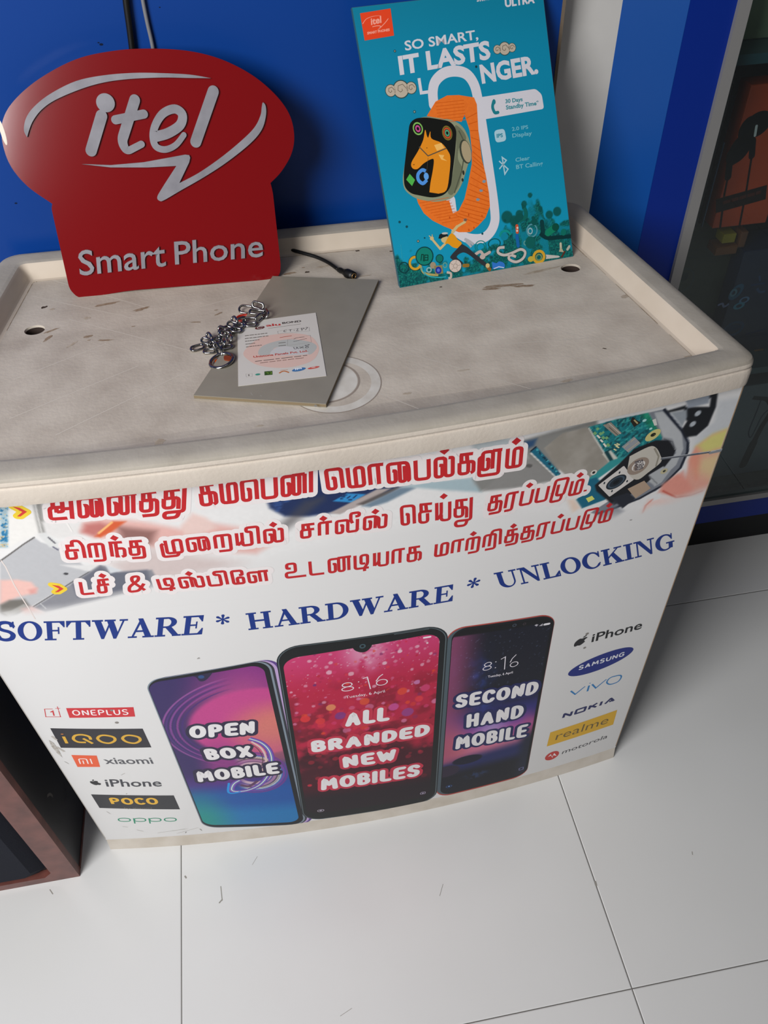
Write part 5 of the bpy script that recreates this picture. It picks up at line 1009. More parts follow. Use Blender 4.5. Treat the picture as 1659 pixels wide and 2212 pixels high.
def wall2(s, t, x, y):
    u = s; v = 1-t; n = vnoise(u*9, v*18, 71, 4); c = np.tile(hexc('#c8204a'), (len(s), 1))
    c = mix(c, hexc('#e04c8a'), sm(.22, .0, v)*.8); c = mix(c, hexc('#f0b4d0'), sm(.16, .02, np.hypot((u-.52)*.75, v-.02))*.85*sm(.25, .6, vnoise(u*14, v*28, 72, 3)+.1))
    c = mix(c, hexc('#8c1430'), sm(.45, .65, n)*.75*sm(.1, .3, v)); c = mix(c, hexc('#3c0e1e'), sm(.42, .66, v+(n-.5)*.35)*.9); c = mix(c, hexc('#b01c38'), sm(.16, .02, np.hypot((u-.88)*.6, (v-.50)))*.75)
    for bu, bv, r, col, k in bok:
        m = np.abs(u-bu) < r*1.6
        if not m.any(): continue
        d = np.hypot((u[m]-bu), (v[m]-bv)*1.9*.95); c[m] = mix(c[m], hexc(col), sm(r, r*.82, d)*k)
    for bu, bv, r, col in [(.09, .335, .036, '#f03a3c'), (.19, .36, .035, '#e83c40'), (.33, .345, .040, '#8a3c90'), (.27, .29, .034, '#f0a468'), (.50, .285, .036, '#e85a38'), (.47, .385, .050, '#b04c90'), (.70, .345, .038, '#d85aa8'), (.80, .39, .045, '#a04a98'), (.76, .265, .036, '#ec5038'), (.28, .535, .055, '#d83c74'), (.14, .765, .028, '#d82c44'), (.055, .775, .017, '#d82c44'), (.92, .27, .035, '#e04880'), (.86, .23, .022, '#d890c8'), (.18, .155, .012, '#7a2c78'), (.42, .125, .02, '#f0c0cc'), (.64, .10, .016, '#f4d4e0'), (.74, .055, .016, '#f8e0e8'), (.28, .10, .02, '#f4c8d8'), (.92, .04, .008, '#ffffff')]:
        d = np.hypot((u-bu), (v-bv)*1.8); c = mix(c, hexc(col), sm(r, r*.9, d)*.9)
    sp = sm(.90, .95, vnoise(u*70, v*140, 77, 1)); c = mix(c, hexc('#f4d8e4'), sp*sm(.34, .1, v)*.8)
    c = mix(c, hexc('#1e1620'), sm(.80, .90, v)*.92); return c*np.array([.90, .84, .86])
def wall3(s, t, x, y):
    u = s; v = 1-t; c = np.tile(hexc('#101423'), (len(s), 1)); n = vnoise(u*7, v*14, 81, 4)
    band = np.exp(-((u-.25-.35*(v-.2))**2)/.03)*sm(.05, .2, v); c = mix(c, hexc('#16285c'), band*sm(.3, .7, n)*.9); c = mix(c, hexc('#2c4c98'), band*sm(.58, .75, n)*.7)
    c = mix(c, hexc('#2b2c78'), sm(.38, .50, v)*.9); c = mix(c, hexc('#6a3c92'), sm(.47, .58, v)*sm(.60, .40, np.abs(u-.45))); c = mix(c, hexc('#a8569a'), sm(.55, .62, v)); c = mix(c, hexc('#c8708c'), sm(.62, .70, v))
    c = mix(c, hexc('#e8845c'), sm(.35, .0, np.hypot(u+.02, (v-.66)*1.6))); c = mix(c, hexc('#b8b0d8'), sm(.07, .0, np.hypot((u-.5)*.25, v-.585))*.6)
    c = mix(c, hexc('#20285c'), sm(.72, .80, v+.03*u)); c = mix(c, hexc('#9a4870'), sm(.80, .74, v)*sm(.4, .0, u)*.8); c = mix(c, hexc('#111420'), sm(.80, .88, v))
    c = mix(c, hexc('#12142a'), sm(1.0, .85, np.hypot((u-.27)/.18, (v-.775)/.032))); c = mix(c, hexc('#2c2236'), sm(1, .8, np.hypot((u-.05)/.16, (v-.83)/.045))); c = mix(c, hexc('#1c2236'), sm(.80, .95, u)*sm(.60, .72, v))
    c = mix(c, hexc('#2f4c80'), sm(1, .4, np.hypot((u-.38)/.2, (v-.905)/.035))*.55*sm(.35, .7, vnoise(u*30, v*60, 83, 3)))
    c = mix(c, hexc('#b04c7c'), sm(.12, .02, np.abs(v-.62))*sm(.80, .92, u)*.5)
    st_ = sm(.90, .95, vnoise(u*90, v*180, 84, 1))*sm(.55, .2, v); c = mix(c, hexc('#a8b8e0'), st_*.3); c = mix(c, hexc('#0b0d12'), sm(.028, .02, np.minimum(v*.9, 1-u))*.95)
    return c
PB_ = Art(panel, .00045, True)
# left phone: purple side, frame, black glass
rquad(grow(p1, -.004, .0025, .0180, .0012), .022, '#5c3f86', PB_); PB_.layer(.00052); rquad(grow(p1, -.003, .0022, .0135, .0008), .021, '#b79cc8', PB_); PB_.layer(.00058); rquad(grow(p1, -.002, .0018, .0100, .0006), .021, '#32343c', PB_)
PB_.layer(.00064); rquad(grow(p1, 0, .001, .0070, 0), .020, '#7e8a96', PB_); PB_.layer(.0007); rquad(grow(p1, -.0012, .0, .0045, -.001), .020, '#17191e', PB_)
PB_.build('printed_phone', fp, label='printed phone with purple and blue wallpaper')
o1 = painted('wallpaper', panel, [quad(p1, .020, .020), quad(p1, .985, .022), quad(p1, .988, .982), quad(p1, .012, .985)], .0012, wall1, fp, .00080, r=.017)
D1 = Art(panel, .00095, True)
D1.poly(spline([(0.1008,0.4443), (0.105,0.4407), (0.1072,0.433), (0.1118,0.4316), (0.1175,0.4361), (0.1256,0.4477)], 4), '#2a2440'); D1.layer(.00105); D1.disc((0.1108,0.4407), .0035, .0035, '#2c4a7c', 16)
D1.layer(.0009)
for w_, c_ in ((.0085, '#6a3f9c'), (.0050, '#8a5cb0'), (.0034, '#2f8fd0'), (.0022, '#20304c'), (.0014, '#e6e2da')):
    D1.strip(spline([(0.1447,0.291),(0.1579,0.2773),(0.1655,0.2557),(0.1657,0.2267),(0.1576,0.1927),(0.1431,0.1652),(0.125,0.1521),(0.1085,0.1508),(0.1015,0.158),(0.1069,0.1743),(0.1163,0.1831)], 5), w_, c_)
D1.strip(spline([(0.1011,0.1789),(0.096,0.1544),(0.1006,0.1474),(0.1128,0.1497)], 4), .0032, '#1f8fd8'); D1.strip(spline([(0.1463,0.283),(0.1571,0.2608),(0.1585,0.2286),(0.1471,0.1955)], 4), .0030, '#d8b8b4'); D1.strip(spline([(0.1442,0.2779),(0.1527,0.259),(0.1544,0.2297),(0.1429,0.1966)], 4), .0012, '#5a4048')
D1.strip(spline([(0.1157,0.169),(0.1266,0.1631),(0.14,0.1755)], 4), .0050, '#5c3a5c')
D1.build('camera_notch', fp)
# right phone behind: red rim
PC_ = Art(panel, .00045, True)
rquad(grow(p3, .0015, .0035, .0005, .0022), .024, '#b0443c', PC_); PC_.layer(.00052); rquad(grow(p3, .0010, .0, .0002, .0), .024, '#4c5a62', PC_); PC_.layer(.00058); rquad(grow(p3, -.0045, .0, .0002, -.0005), .022, '#14171c', PC_)
q3 = PC_.build('printed_phone', fp, label='printed phone with night sky wallpaper')
painted('wallpaper', panel, [quad(p3, .040, .012), quad(p3, .992, .012), quad(p3, .992, .990), quad(p3, .040, .988)], .0012, wall3, fp, .00072, r=.020)
PD_ = Art(panel, .00082, True)
rquad(grow(p2, .000, .0, .0022, .0005), .030, '#20282c', PD_); PD_.layer(.00090); rquad(grow(p2, -.0015, -.0005, .0005, -.001), .029, '#5b676b', PD_); PD_.layer(.00094); rquad(grow(p2, -.0025, -.0015, -.0008, -.0018), .028, '#15181a', PD_)
q2 = PD_.build('printed_phone', fp, label='large printed phone with magenta bokeh wallpaper')
sc2 = [(0.1972,0.0505), (0.3854,0.0381), (0.392,0.4595), (0.206,0.4567)]
painted('wallpaper', panel, sc2, .0011, wall2, fp, .00108, r=.020)
D2 = Art(panel, .0012, True)
D2.poly([(0.2842,0.4588)]+spline([(0.2879,0.4587), (0.2907,0.4522), (0.2974,0.4471), (0.3037,0.4475), (0.3089,0.4535), (0.311,0.4598)], 4)+[(0.3148,0.4609)], '#15181a'); D2.layer(.0013); D2.disc((0.2995,0.4589), .0038, .0045, '#3a5058', 16, 0, .5)
D2.strip([(0.3369,0.4716),(0.3784,0.47)], .0012, '#5a6468')
D2.build('camera_notch', fp)
# clock faces on the screens
CK = Art(panel, .0013, True)
def clock(f8, one, six, col, c1, c2, w=.0016):
    pass
WH = '#e6dfe6'
def stroke8(cx, cy, rx, ry, sh, w, col):
    for k, (yy, kx) in enumerate(((cy-ry*.52, 1.), (cy+ry*.52, .84))):
        pts = [(cx+rx*kx*math.cos(a)+(yy+ry*.5*math.sin(a)-cy)*sh, yy+ry*.5*math.sin(a)) for a in np.linspace(0, 2*math.pi, 26, endpoint=False)]; CK.strip(pts, w, col, True)
a8 = (0.2772,0.3796); stroke8(a8[0], a8[1], .0072, .0088, -.02, .0013, WH)
CK.disc((0.2914,0.3865), .0009, .0009, WH, 12); CK.disc((0.2916,0.3732), .0009, .0009, WH, 12)
CK.strip([(0.2968,0.3919), (0.3025,0.3939), (0.3054,0.3663)], .0013, WH)
c6 = (0.32,0.3768); CK.strip([(c6[0]+.0068*math.cos(a), c6[1]+.0062*math.sin(a)) for a in np.linspace(0, 2*math.pi, 26, endpoint=False)], .0013, WH, True); CK.strip([(0.3128,0.3814), (0.317,0.3899), (0.3218,0.3943)], .0013, WH)
CK.text('Tuesday, 6 April', (0.2741,0.3539), (0.3234,0.3531), (0.2736,0.3597), WH, .0)
CK.disc((0.3748,0.454), .0005, .0005, WH, 8); CK.capsule((0.3728,0.4542), (0.3799,0.4539), .0032, '#f0dfe6')
CK.disc((0.2184,0.0571), .0052, .0042, '#b4aab8', 20, 0, .8); CK.disc((0.2184,0.0571), .0022, .0018, '#b4aab8', 14)
CK.strip(fillet([(0.3705,0.0532),(0.3714,0.0499),(0.378,0.0497),(0.3785,0.0556),(0.3727,0.0572)], .001, True), .0010, '#a49ab0', True); CK.disc((0.3747,0.0527), .0018, .0018, '#a49ab0', 12)
CK.layer(.0010)
a8 = (0.4562,0.3654); stroke8(a8[0], a8[1], .0054, .0082, .06, .0012, WH)
CK.disc((0.4668,0.3712), .0009, .0009, WH, 12); CK.disc((0.4672,0.3579), .0009, .0009, WH, 12)
CK.strip([(0.4733,0.3742), (0.479,0.3778), (0.4801,0.3489)], .0012, WH)
c6 = (0.4925,0.3559); CK.strip([(c6[0]+.0052*math.cos(a), c6[1]+.0052*math.sin(a)) for a in np.linspace(0, 2*math.pi, 26, endpoint=False)], .0012, WH, True); CK.strip([(0.4866,0.3622), (0.4888,0.3701), (0.4935,0.377)], .0012, WH)
CK.text('Tuesday, 6 April', (0.4586,0.3381), (0.4926,0.3352), (0.4582,0.3431), WH, .01)
CK.capsule((0.5256,0.4282), (0.5309,0.4276), .0040, '#e4e0e4'); CK.poly([(0.5179,0.4277),(0.5227,0.4316),(0.5226,0.4266)], '#b8b4bc'); CK.poly([(0.5117,0.4318),(0.5142,0.433),(0.5168,0.4311),(0.5148,0.4281)], '#b8b4bc')
CK.disc((0.4851,0.4414), .0028, .0032, '#3c4450', 14, 0, .5); CK.disc((0.498,0.4395), .0022, .0025, '#3c3238', 14, 0, .5)
CK.disc((0.4157,0.0559), .0050, .0040, '#3c5c90', 20, 0, .8); CK.disc((0.4157,0.0559), .0018, .0018, '#6c8cc0', 12)
CK.strip([(0.5286,0.0574),(0.5353,0.058),(0.5356,0.0507),(0.5289,0.0509)], .0010, '#8888b4', True)
CK.build('screen_symbols', fp)

# rounded bubble captions -------------------------------------------
BU = {
 'A': G_(8, '0.6,0 4,10 7.4,0; 2,3.2 6,3.2'), 'B': G_(6.6, '0.6,5.3 0.6,10 4,10 6,8.6 6,6.6 4.2,5.3 0.6,5.3 0.6,0 4.4,0 6.4,1.3 6.4,4 4.2,5.3'),
 'C': G_(7.2, '7.2,8 6.2,9.6 4,10 1.6,9 0.6,6.6 0.6,3.4 1.6,1 4,0 6.2,.4 7.2,2'), 'D': G_(7.4, '0.6,0 0.6,10 3.4,10 6,8.8 7.2,6.4 7.2,3.6 6,1.2 3.4,0 0.6,0'),
 'E': G_(6, '6.2,10 0.6,10 0.6,0 6.2,0; 0.6,5 5.4,5'), 'H': G_(7, '0.6,0 0.6,10; 6.6,0 6.6,10; 0.6,5 6.6,5'), 'I': G_(1.2, '0.6,0 0.6,10'),
 'L': G_(5.6, '0.6,10 0.6,0 5.6,0'), 'M': G_(9.4, '0.6,0 1.4,10 4.9,3 8.4,10 9.2,0'), 'N': G_(7.4, '0.6,0 0.6,10 7,0 7,10'),
 'O': G_(8.6, '4.4,10 7,9 8.2,6.6 8.2,3.4 7,1 4.4,0 1.8,1 0.6,3.4 0.6,6.6 1.8,9 4.4,10'), 'P': G_(6.8, '0.6,0 0.6,10 4.2,10 6.4,8.8 6.4,6 4.2,4.8 0.6,4.8'),
 'R': G_(7, '0.6,0 0.6,10 4.2,10 6.2,8.8 6.2,6 4.2,4.8 0.6,4.8; 3.4,4.8 6.6,0'), 'S': G_(6.8, '6.4,8.6 5,10 2.4,10 0.9,8.8 0.9,6.6 2.6,5.4 5,4.8 6.4,3.6 6.2,1.2 4.6,0 2,0 0.6,1.4'),
 'W': G_(10, '0.6,10 2.8,0 5.2,8.6 7.6,0 9.8,10'), 'X': G_(7.2, '0.6,0 7,10; 0.6,10 7,0'),
 'Q': G_(8.6, '8.2,3.4 8.2,6.6 7,9 4.4,10 1.8,9 0.6,6.6 0.6,3.4 1.8,1 4.4,0; 4.4,4.4 8.2,0'), 'U': G_(7.2, '0.6,10 0.6,3 2,0.6 3.9,0 5.8,0.6 7,3 7,10'),
 'G': G_(8, '7.4,8 6.2,9.6 4,10 1.6,9 0.6,6.6 0.6,3.4 1.6,1 4,0 6.4,.4 7.4,1.6 7.4,4.6 4.6,4.6'), 'K': G_(7, '0.6,0 0.6,10; 6.6,10 1,4.6; 2.6,6 7,0'), 'V': G_(8, '0.6,10 4.2,0 7.8,10'),
 '1': G_(4, '0.6,8 3,10 3,0'), 'o': G_(8, '4.2,7 7,6 7.6,3.5 7,1 4.2,0 1.4,1 0.8,3.5 1.4,6 4.2,7'), 'p': G_(8, '1,-4 1,6.8; 1,3.5 1.6,6 4.4,7 7,6 7.6,3.5 7,1 4.4,0 1.6,1 1,3.5'),
}
def bubble(word, bl, br, tl, w, halo, art, hw):
    art.glyphs(word, BU, bl, br, tl, w, '#e4e0e0', r=.25, cap='round', gap=.46, hcol=halo, hw=hw)
def cap_(name, items, w, halo, lift, hw):
    a = Art(panel, lift, True)
    for it in items: a.layer(lift); bubble(*it, w, halo, a, hw)
    return a.build(name, fp)
cap_('caption_lettering', [('OPEN', (0.0752,0.3098), (0.1507,0.3049), (0.0784,0.3336)), ('BOX', (0.0862,0.251), (0.1406,0.2472), (0.0854,0.2739)), ('MOBILE', (0.0638,0.1934), (0.1685,0.1928), (0.0645,0.2178))], .0074, '#2c2540', .0010, .0162)
cap_('caption_lettering', [('ALL', (0.272,0.2903), (0.3239,0.2879), (0.2736,0.317)), ('BRANDED', (0.2233,0.2371), (0.3788,0.2289), (0.2242,0.2602)), ('NEW', (0.2627,0.181), (0.3319,0.1758), (0.2625,0.2064)), ('MOBILES', (0.227,0.1248), (0.3658,0.1158), (0.2281,0.1533))], .0080, '#c03048', .0014, .0175)
cap_('caption_lettering', [('SECOND', (0.4193,0.2835), (0.5307,0.2719), (0.4194,0.3095)), ('HAND', (0.4373,0.2254), (0.5152,0.2173), (0.4368,0.254)), ('MOBILE', (0.4237,0.171), (0.5265,0.158), (0.4232,0.2007))], .0070, '#1e2456', .0010, .0155)

# brand marks ----------------------------------------------------------
def mark(name, make, label=None):
    a = Art(panel, .0004, True); a.ws = .5; make(a); o = a.build(name, fp)
    if label: o['label'] = label
def mk1(a):
    a.strip([(-0.0662,0.3926),(-0.0681,0.3785),(-0.0851,0.38),(-0.0812,0.3975),(-0.0718,0.3967)], .0020, '#c8383c'); a.strip([(-0.0766,0.39),(-0.0731,0.3924),(-0.0748,0.3818)], .0034, '#c8383c'); a.strip([(-0.0685,0.3977),(-0.0628,0.3976)], .0018, '#c8383c'); a.strip([(-0.065,0.4017),(-0.0659,0.3935)], .0018, '#c8383c')
    a.poly([(-0.056,0.3974),(0.0213,0.3901),(0.0183,0.369),(-0.0584,0.3754)], '#c9343a'); a.layer(.0006); a.glyphs('ONEPLUS', BU, (-0.0523,0.381), (0.0116,0.375), (-0.0509,0.392), .0034, '#efe6e6', r=.2, cap='flat', gap=.3)
mark('brand_mark', mk1)
def mk2(a):
    a.poly([(-0.0882,0.3537),(0.0205,0.34),(0.0207,0.293),(-0.0898,0.3055)], '#2c2a30'); a.layer(.0006); y = '#d6a63c'
    a.strip([(-0.0784,0.3329),(-0.0791,0.3159)], .0076, y); a.disc((-0.0783,0.3387), .0035, .0022, '#c87c3c', 12)
    for i, (bl, br, tl) in enumerate([((395, 482), (460, 482), (372, 446)), ((515, 482), (585, 482), (497, 446)), ((642, 482), (716, 482), (622, 446))]): pass
    a.strip(spline([(-0.0555,0.3161),(-0.0646,0.318),(-0.0682,0.3257),(-0.0637,0.3339),(-0.055,0.335),(-0.048,0.3299),(-0.0478,0.3221)], 5), .0074, y); a.strip([(-0.0563,0.3259),(-0.048,0.3123)], .0074, y)
    a.strip(spline([(-0.0275,0.3304),(-0.0192,0.325),(-0.0194,0.3167),(-0.0277,0.3109),(-0.0359,0.3149),(-0.0389,0.3235),(-0.0343,0.3298)], 5, True), .0074, y, True); a.strip(spline([(0.0024,0.3264),(0.0107,0.3208),(0.0109,0.3125),(0.003,0.3067),(-0.0058,0.311),(-0.009,0.3197),(-0.0045,0.3259)], 5, True), .0074, y, True)
mark('brand_mark', mk2)
def mk3(a):
    a.poly([(-0.0825,0.2861),(-0.0516,0.2814),(-0.0552,0.2513),(-0.0838,0.2542)], '#e2603c'); a.layer(.0006); a.strip(fillet([(-0.0777,0.2622),(-0.0763,0.2757),(-0.0666,0.2747),(-0.0679,0.2612)], .003), .0032, '#f0e4e0'); a.strip([(-0.0723,0.2706),(-0.0733,0.2617)], .0028, '#f0e4e0'); a.strip([(-0.0618,0.2742),(-0.063,0.2607)], .0032, '#f0e4e0')
    a.text('xiaomi', (-0.0463,0.2588), (0.0143,0.2509), (-0.0464,0.2756), '#55555a', .012)
mark('brand_mark', mk3)
def apple(a, c, k, sh):
    f = lambda x, y: (c[0]+(x+y*sh)*k, c[1]+y*k)
    a.poly([f(*p) for p in spline([(0, 3.4), (2.4, 4.2), (4.6, 3.0), (3.5, 1.4), (3.5, -.6), (4.9, -2.0), (3.2, -5), (1.6, -5.6), (0, -5), (-1.6, -5.6), (-3.4, -4.6), (-4.8, -.8), (-4.2, 2.4), (-2.4, 4.0)], 4, True)], '#232326'); a.poly([f(*p) for p in spline([(0, 4.2), (.2, 6), (2.2, 7.4), (2.0, 5.4)], 4, True)], '#232326')
def mk4(a): apple(a, (-0.0735,0.2085), .00125, -.3); a.text('iPhone', (-0.0615,0.1964), (0.0113,0.1867), (-0.0593,0.2166), '#3e3e44', .015)
mark('brand_mark', mk4)
def mk5(a):
    a.poly([(-0.0882,0.1754),(0.021,0.1573),(0.0209,0.1133),(-0.0879,0.133)], '#2b2b2f'); a.layer(.0006); a.glyphs('POCO', BU, (-0.0671,0.1439), (-0.0057,0.1355), (-0.0666,0.1612), .0088, '#e3b13c', r=.25, cap='flat', gap=.34); a.text('by Xiaomi', (-0.0543,0.1268), (-0.017,0.1217), (-0.0539,0.1312), '#6e6a5c', .0)
mark('brand_mark', mk5)
def mk6(a):
    g = '#2f8c6c'; a.glyphs('oppo', BU, (-0.0747,0.087), (0.0095,0.0757), (-0.0733,0.0983), .0042, g, r=.25, cap='flat', gap=.08, H=7.)
mark('brand_mark', mk6)
def mk7(a): apple(a, (0.5819,0.3697), .0016, .35); a.text('iPhone', (0.5983,0.3609), (0.671,0.3589), (0.5976,0.3789), '#1c1d20', .015)
mark('brand_mark', mk7)
def mk8(a):
    c = np.array((0.6223,0.3048)); e = np.array((0.6691,0.3139))-c; f = np.array((0.616,0.3231))-c
    a.poly([tuple(c+e*math.cos(t)+f*math.sin(t)) for t in np.linspace(0, 2*math.pi, 48, endpoint=False)], '#1a2a7a'); a.layer(.0006); a.glyphs('SAMSUNG', BU, (0.5899,0.301), (0.6563,0.3039), (0.5898,0.3098), .0040, '#e2e2e8', r=.15, cap='flat', gap=.3)
mark('brand_mark', mk8)
def mk9(a):
    b = '#2a7ab4'; a.strip([(0.5862,0.2503),(0.5947,0.2376),(0.6075,0.2518)], .0056, b, w2=.0036); a.strip([(0.6136,0.2363),(0.6138,0.2509)], .0058, b); a.disc((0.6141,0.2567), .0022, .0018, b, 10); a.strip([(0.6183,0.2518),(0.6262,0.2383),(0.6398,0.254)], .0056, b, w2=.0036)
    a.strip(spline([(0.642,0.2454),(0.646,0.2551),(0.6599,0.2539),(0.6641,0.2471),(0.6606,0.2371),(0.6489,0.2366)], 5, True), .0046, b, True)
mark('brand_mark', mk9)
mark('brand_mark', lambda a: a.glyphs('NOKIA', dict(BU, O=G_(9, '0.6,0 0.6,10 8.6,10 8.6,0 0.6,0'), A=G_(9, '0.6,0 4.4,10 8.4,0; 4,2.4 8,2.4')), (0.5836,0.1794), (0.6655,0.1845), (0.5844,0.1901), .0080, '#252a5c', r=.1, cap='flat', gap=.3))
def mk11(a):
    a.poly([(0.5689,0.1459),(0.6765,0.1528),(0.6779,0.1094),(0.5684,0.1043)], '#d9a92a'); a.layer(.0006); a.text('realme', (0.5804,0.1171), (0.6659,0.1206), (0.5815,0.1389), '#6b5a34', -.004)
mark('brand_mark', mk11)
def mk12(a):
    c = np.array((0.5817,0.0683)); e = np.array((0.5927,0.0696))-c; f = np.array((0.5809,0.082))-c
    a.poly([tuple(c+e*math.cos(t)*1.05+f*math.sin(t)*.95) for t in np.linspace(0, 2*math.pi, 32, endpoint=False)], '#c23a34'); a.layer(.0006); a.poly([(0.5748,0.0677),(0.5787,0.0753),(0.5821,0.0649),(0.5845,0.0755),(0.59,0.0637),(0.5834,0.069),(0.5833,0.061),(0.5793,0.0705)], '#f0e6e4')
    a.text('motorola', (0.5984,0.0637), (0.6745,0.0706), (0.5999,0.0756), '#3c3c40', .0)
mark('brand_mark', mk12)
# pins, scratches and grime of the front
gr = Art(panel, .0007, True)
for p, r in [((-0.0064,0.3583), .0024), ((-0.0052,0.3867), .0020), ((0.589,0.3834), .0024), ((0.5906,0.3519), .0021)]: gr.disc(p, r, r, '#87827c', 14)
for a, b, w, c in [((-0.096,0.2701), (-0.0924,0.2635), .0008, '#a8a49e'), ((-0.0344,0.2259), (-0.0281,0.2306), .0008, '#a8a49e'), ((-0.0048,0.045), (0.0188,0.0476), .0006, '#b4afa8'), ((-0.0541,0.056), (-0.0456,0.0493), .0006, '#b4afa8'), ((-0.0265,0.041), (0.0147,0.0477), .0006, '#b6b1aa'), ((0.0005,0.0347), (0.0351,0.0488), .0006, '#b6b1aa'), ((0.0364,0.0441), (0.0381,0.0379), .0015, '#98948e'), ((0.0132,0.0341), (0.0151,0.038), .0012, '#7c7872'), ((-0.0714,0.0693), (-0.0642,0.0667), .0006, '#b0aba4'), ((-0.0813,0.121), (-0.0779,0.1127), .0006, '#b0aba4'), ((-0.0414,0.1711), (-0.0395,0.1732), .0012, '#a09b94'), ((-0.0921,0.335), (-0.0891,0.3251), .003, '#bab4ac'), ((-0.0943,0.3083), (-0.0884,0.2953), .003, '#b8b2aa'), ((0.6065,0.587), (0.6093,0.5865), .0012, '#8c8884'), ((0.1136,0.4775), (0.1155,0.4787), .0010, '#8c8884'), ((0.1127,0.4768), (0.1159,0.477), .0014, '#aaa6a2')]: gr.strip([a, b], w, c)
gr.poly([(-0.0986,0.3259),(-0.0949,0.3183),(-0.0941,0.3008),(-0.0954,0.2805),(-0.0988,0.2936),(-0.1002,0.3113)], mat('grime', '#9c948a', .8, noise=(300, .9, '#cfccc8')))
gr.build('grime_marks', fp)


# ---------------------------------------------------------------- things lying on the tray
# grey composite sample panel with its paper label
ZT = .7673
gb = [(0.1657,0.3914), (0.2877,0.3522), (0.3735,0.5626), (0.2574,0.5966)]
board_o = empty('grey_sample_panel', ((gb[0][0]+gb[2][0])/2, (gb[0][1]+gb[2][1])/2, ZT), 'grey rectangular composite panel lying skewed in the middle of the tray', 'panel')
def slab(name, pts, z0, z1, m, parent, **k):
    V = [(x, y, z1) for x, y in pts]; V, F = extrude_vf(V, (0, 0, z0-z1)); return mesh_obj(name, V, F, m, parent, **k)
slab('core', gb, ZT+.0006, ZT+.0036, mat('panel_core', '#7c6c52', .8), board_o)
gbt = [(a+(.0006 if i in (0, 3) else -.0002), b) for i, (a, b) in enumerate(gb)]
slab('top_skin', gb, ZT+.0036, ZT+.0043, mat('grey_skin', '#8c8577', .42, spec=.5, noise=(40, .4, '#7d776a'), metal=.1), board_o); slab('bottom_skin', gb, ZT, ZT+.0006, mat('grey_skin', ''), board_o)
zb = ZT+.0043
brd = Art(lambda x, y, l: (x, y, zb+l), .0002)
for a, b, w in [((0.2771,0.3527), (0.2786,0.3502), .002), ((0.2196,0.3842), (0.221,0.3795), .001), ((0.228,0.378), (0.2296,0.3762), .001)]: brd.strip([a, b], w, '#8f8a80')
brd.build('chips', board_o)
lb = [(0.2084,0.3963), (0.2935,0.3951), (0.2964,0.5092), (0.2131,0.5067)]
paper_o = empty('paper_label', (sum(p[0] for p in lb)/4, sum(p[1] for p in lb)/4, zb), 'white printed specification paper lying on the grey panel', 'paper')
slab('sheet', lb, zb+.0001, zb+.0005, mat('label_paper', '#c6c0b8', .5, spec=.4), paper_o)
zl = zb+.0005
L = Art(lambda x, y, l: (x, y, zl+l), .0002); L.ws = .6
L.poly(spline([(0.2172,0.4535),(0.2354,0.4742),(0.2622,0.4764),(0.2837,0.4683),(0.2913,0.452),(0.2908,0.4367),(0.281,0.4216),(0.2567,0.4163),(0.2319,0.4247),(0.2195,0.439)], 5, True), '#cfb0a4'); L.layer(.0003)
L.poly(spline([(0.2314,0.4439),(0.2335,0.4555),(0.2433,0.4623),(0.2612,0.4652),(0.2795,0.459),(0.2892,0.4502),(0.2888,0.4415),(0.2817,0.4337),(0.2744,0.4402),(0.26,0.4521),(0.2476,0.4525),(0.243,0.4425)], 4, True), '#adadA8'.lower()); L.poly(spline([(0.243,0.4425),(0.2488,0.4522),(0.2601,0.4531),(0.2777,0.4417),(0.2788,0.4349),(0.2586,0.4371)], 4, True), '#bdbab8')
L.layer(.0004)
L.disc((0.2357,0.4926), .0085, .0048, '#5a2a28', 24, .12); L.layer(.0005); L.strip(spline([(0.2379,0.4912),(0.234,0.4916),(0.2332,0.4937),(0.2362,0.4946),(0.239,0.4935)], 4), .0012, '#c8bfb8')
L.layer(.0004)
L.text('alu', (0.2425,0.4935), (0.2576,0.4928), (0.2422,0.4976), '#b43a38', .03); L.text('BOND', (0.2595,0.4948), (0.2795,0.4947), (0.2594,0.4979), '#3c3634', .03); L.strip([(0.2442,0.4896),(0.2784,0.4907)], .0008, '#6a625c')
for a, b, c in [((220, 445), (590, 400), 'Product Name Code'), ((222, 492), (605, 447), 'Construction Colour'), ((225, 535), (455, 510), 'Thickness'), ((232, 583), (395, 563), 'Size mm'), ((240, 628), (505, 594), 'Quality Grade')]: pass
for p, q in (((0.2195,0.481), (0.2435,0.4809)), ((0.2192,0.4757), (0.2434,0.4758)), ((0.2191,0.4708), (0.2339,0.4706)), ((0.2193,0.4655), (0.2294,0.4654)), ((0.2195,0.4604), (0.236,0.4605))): dashes(L, p, q, .0018, '#5c554e')
for q in ([(0.2535,0.4823),(0.2863,0.4828),(0.2861,0.4759),(0.2537,0.4773)], [(0.2624,0.4649),(0.2859,0.4679),(0.2857,0.4549),(0.2611,0.454)]): L.strip(q, .0004, '#8c857e', True)
ink_pen = '#37333a'
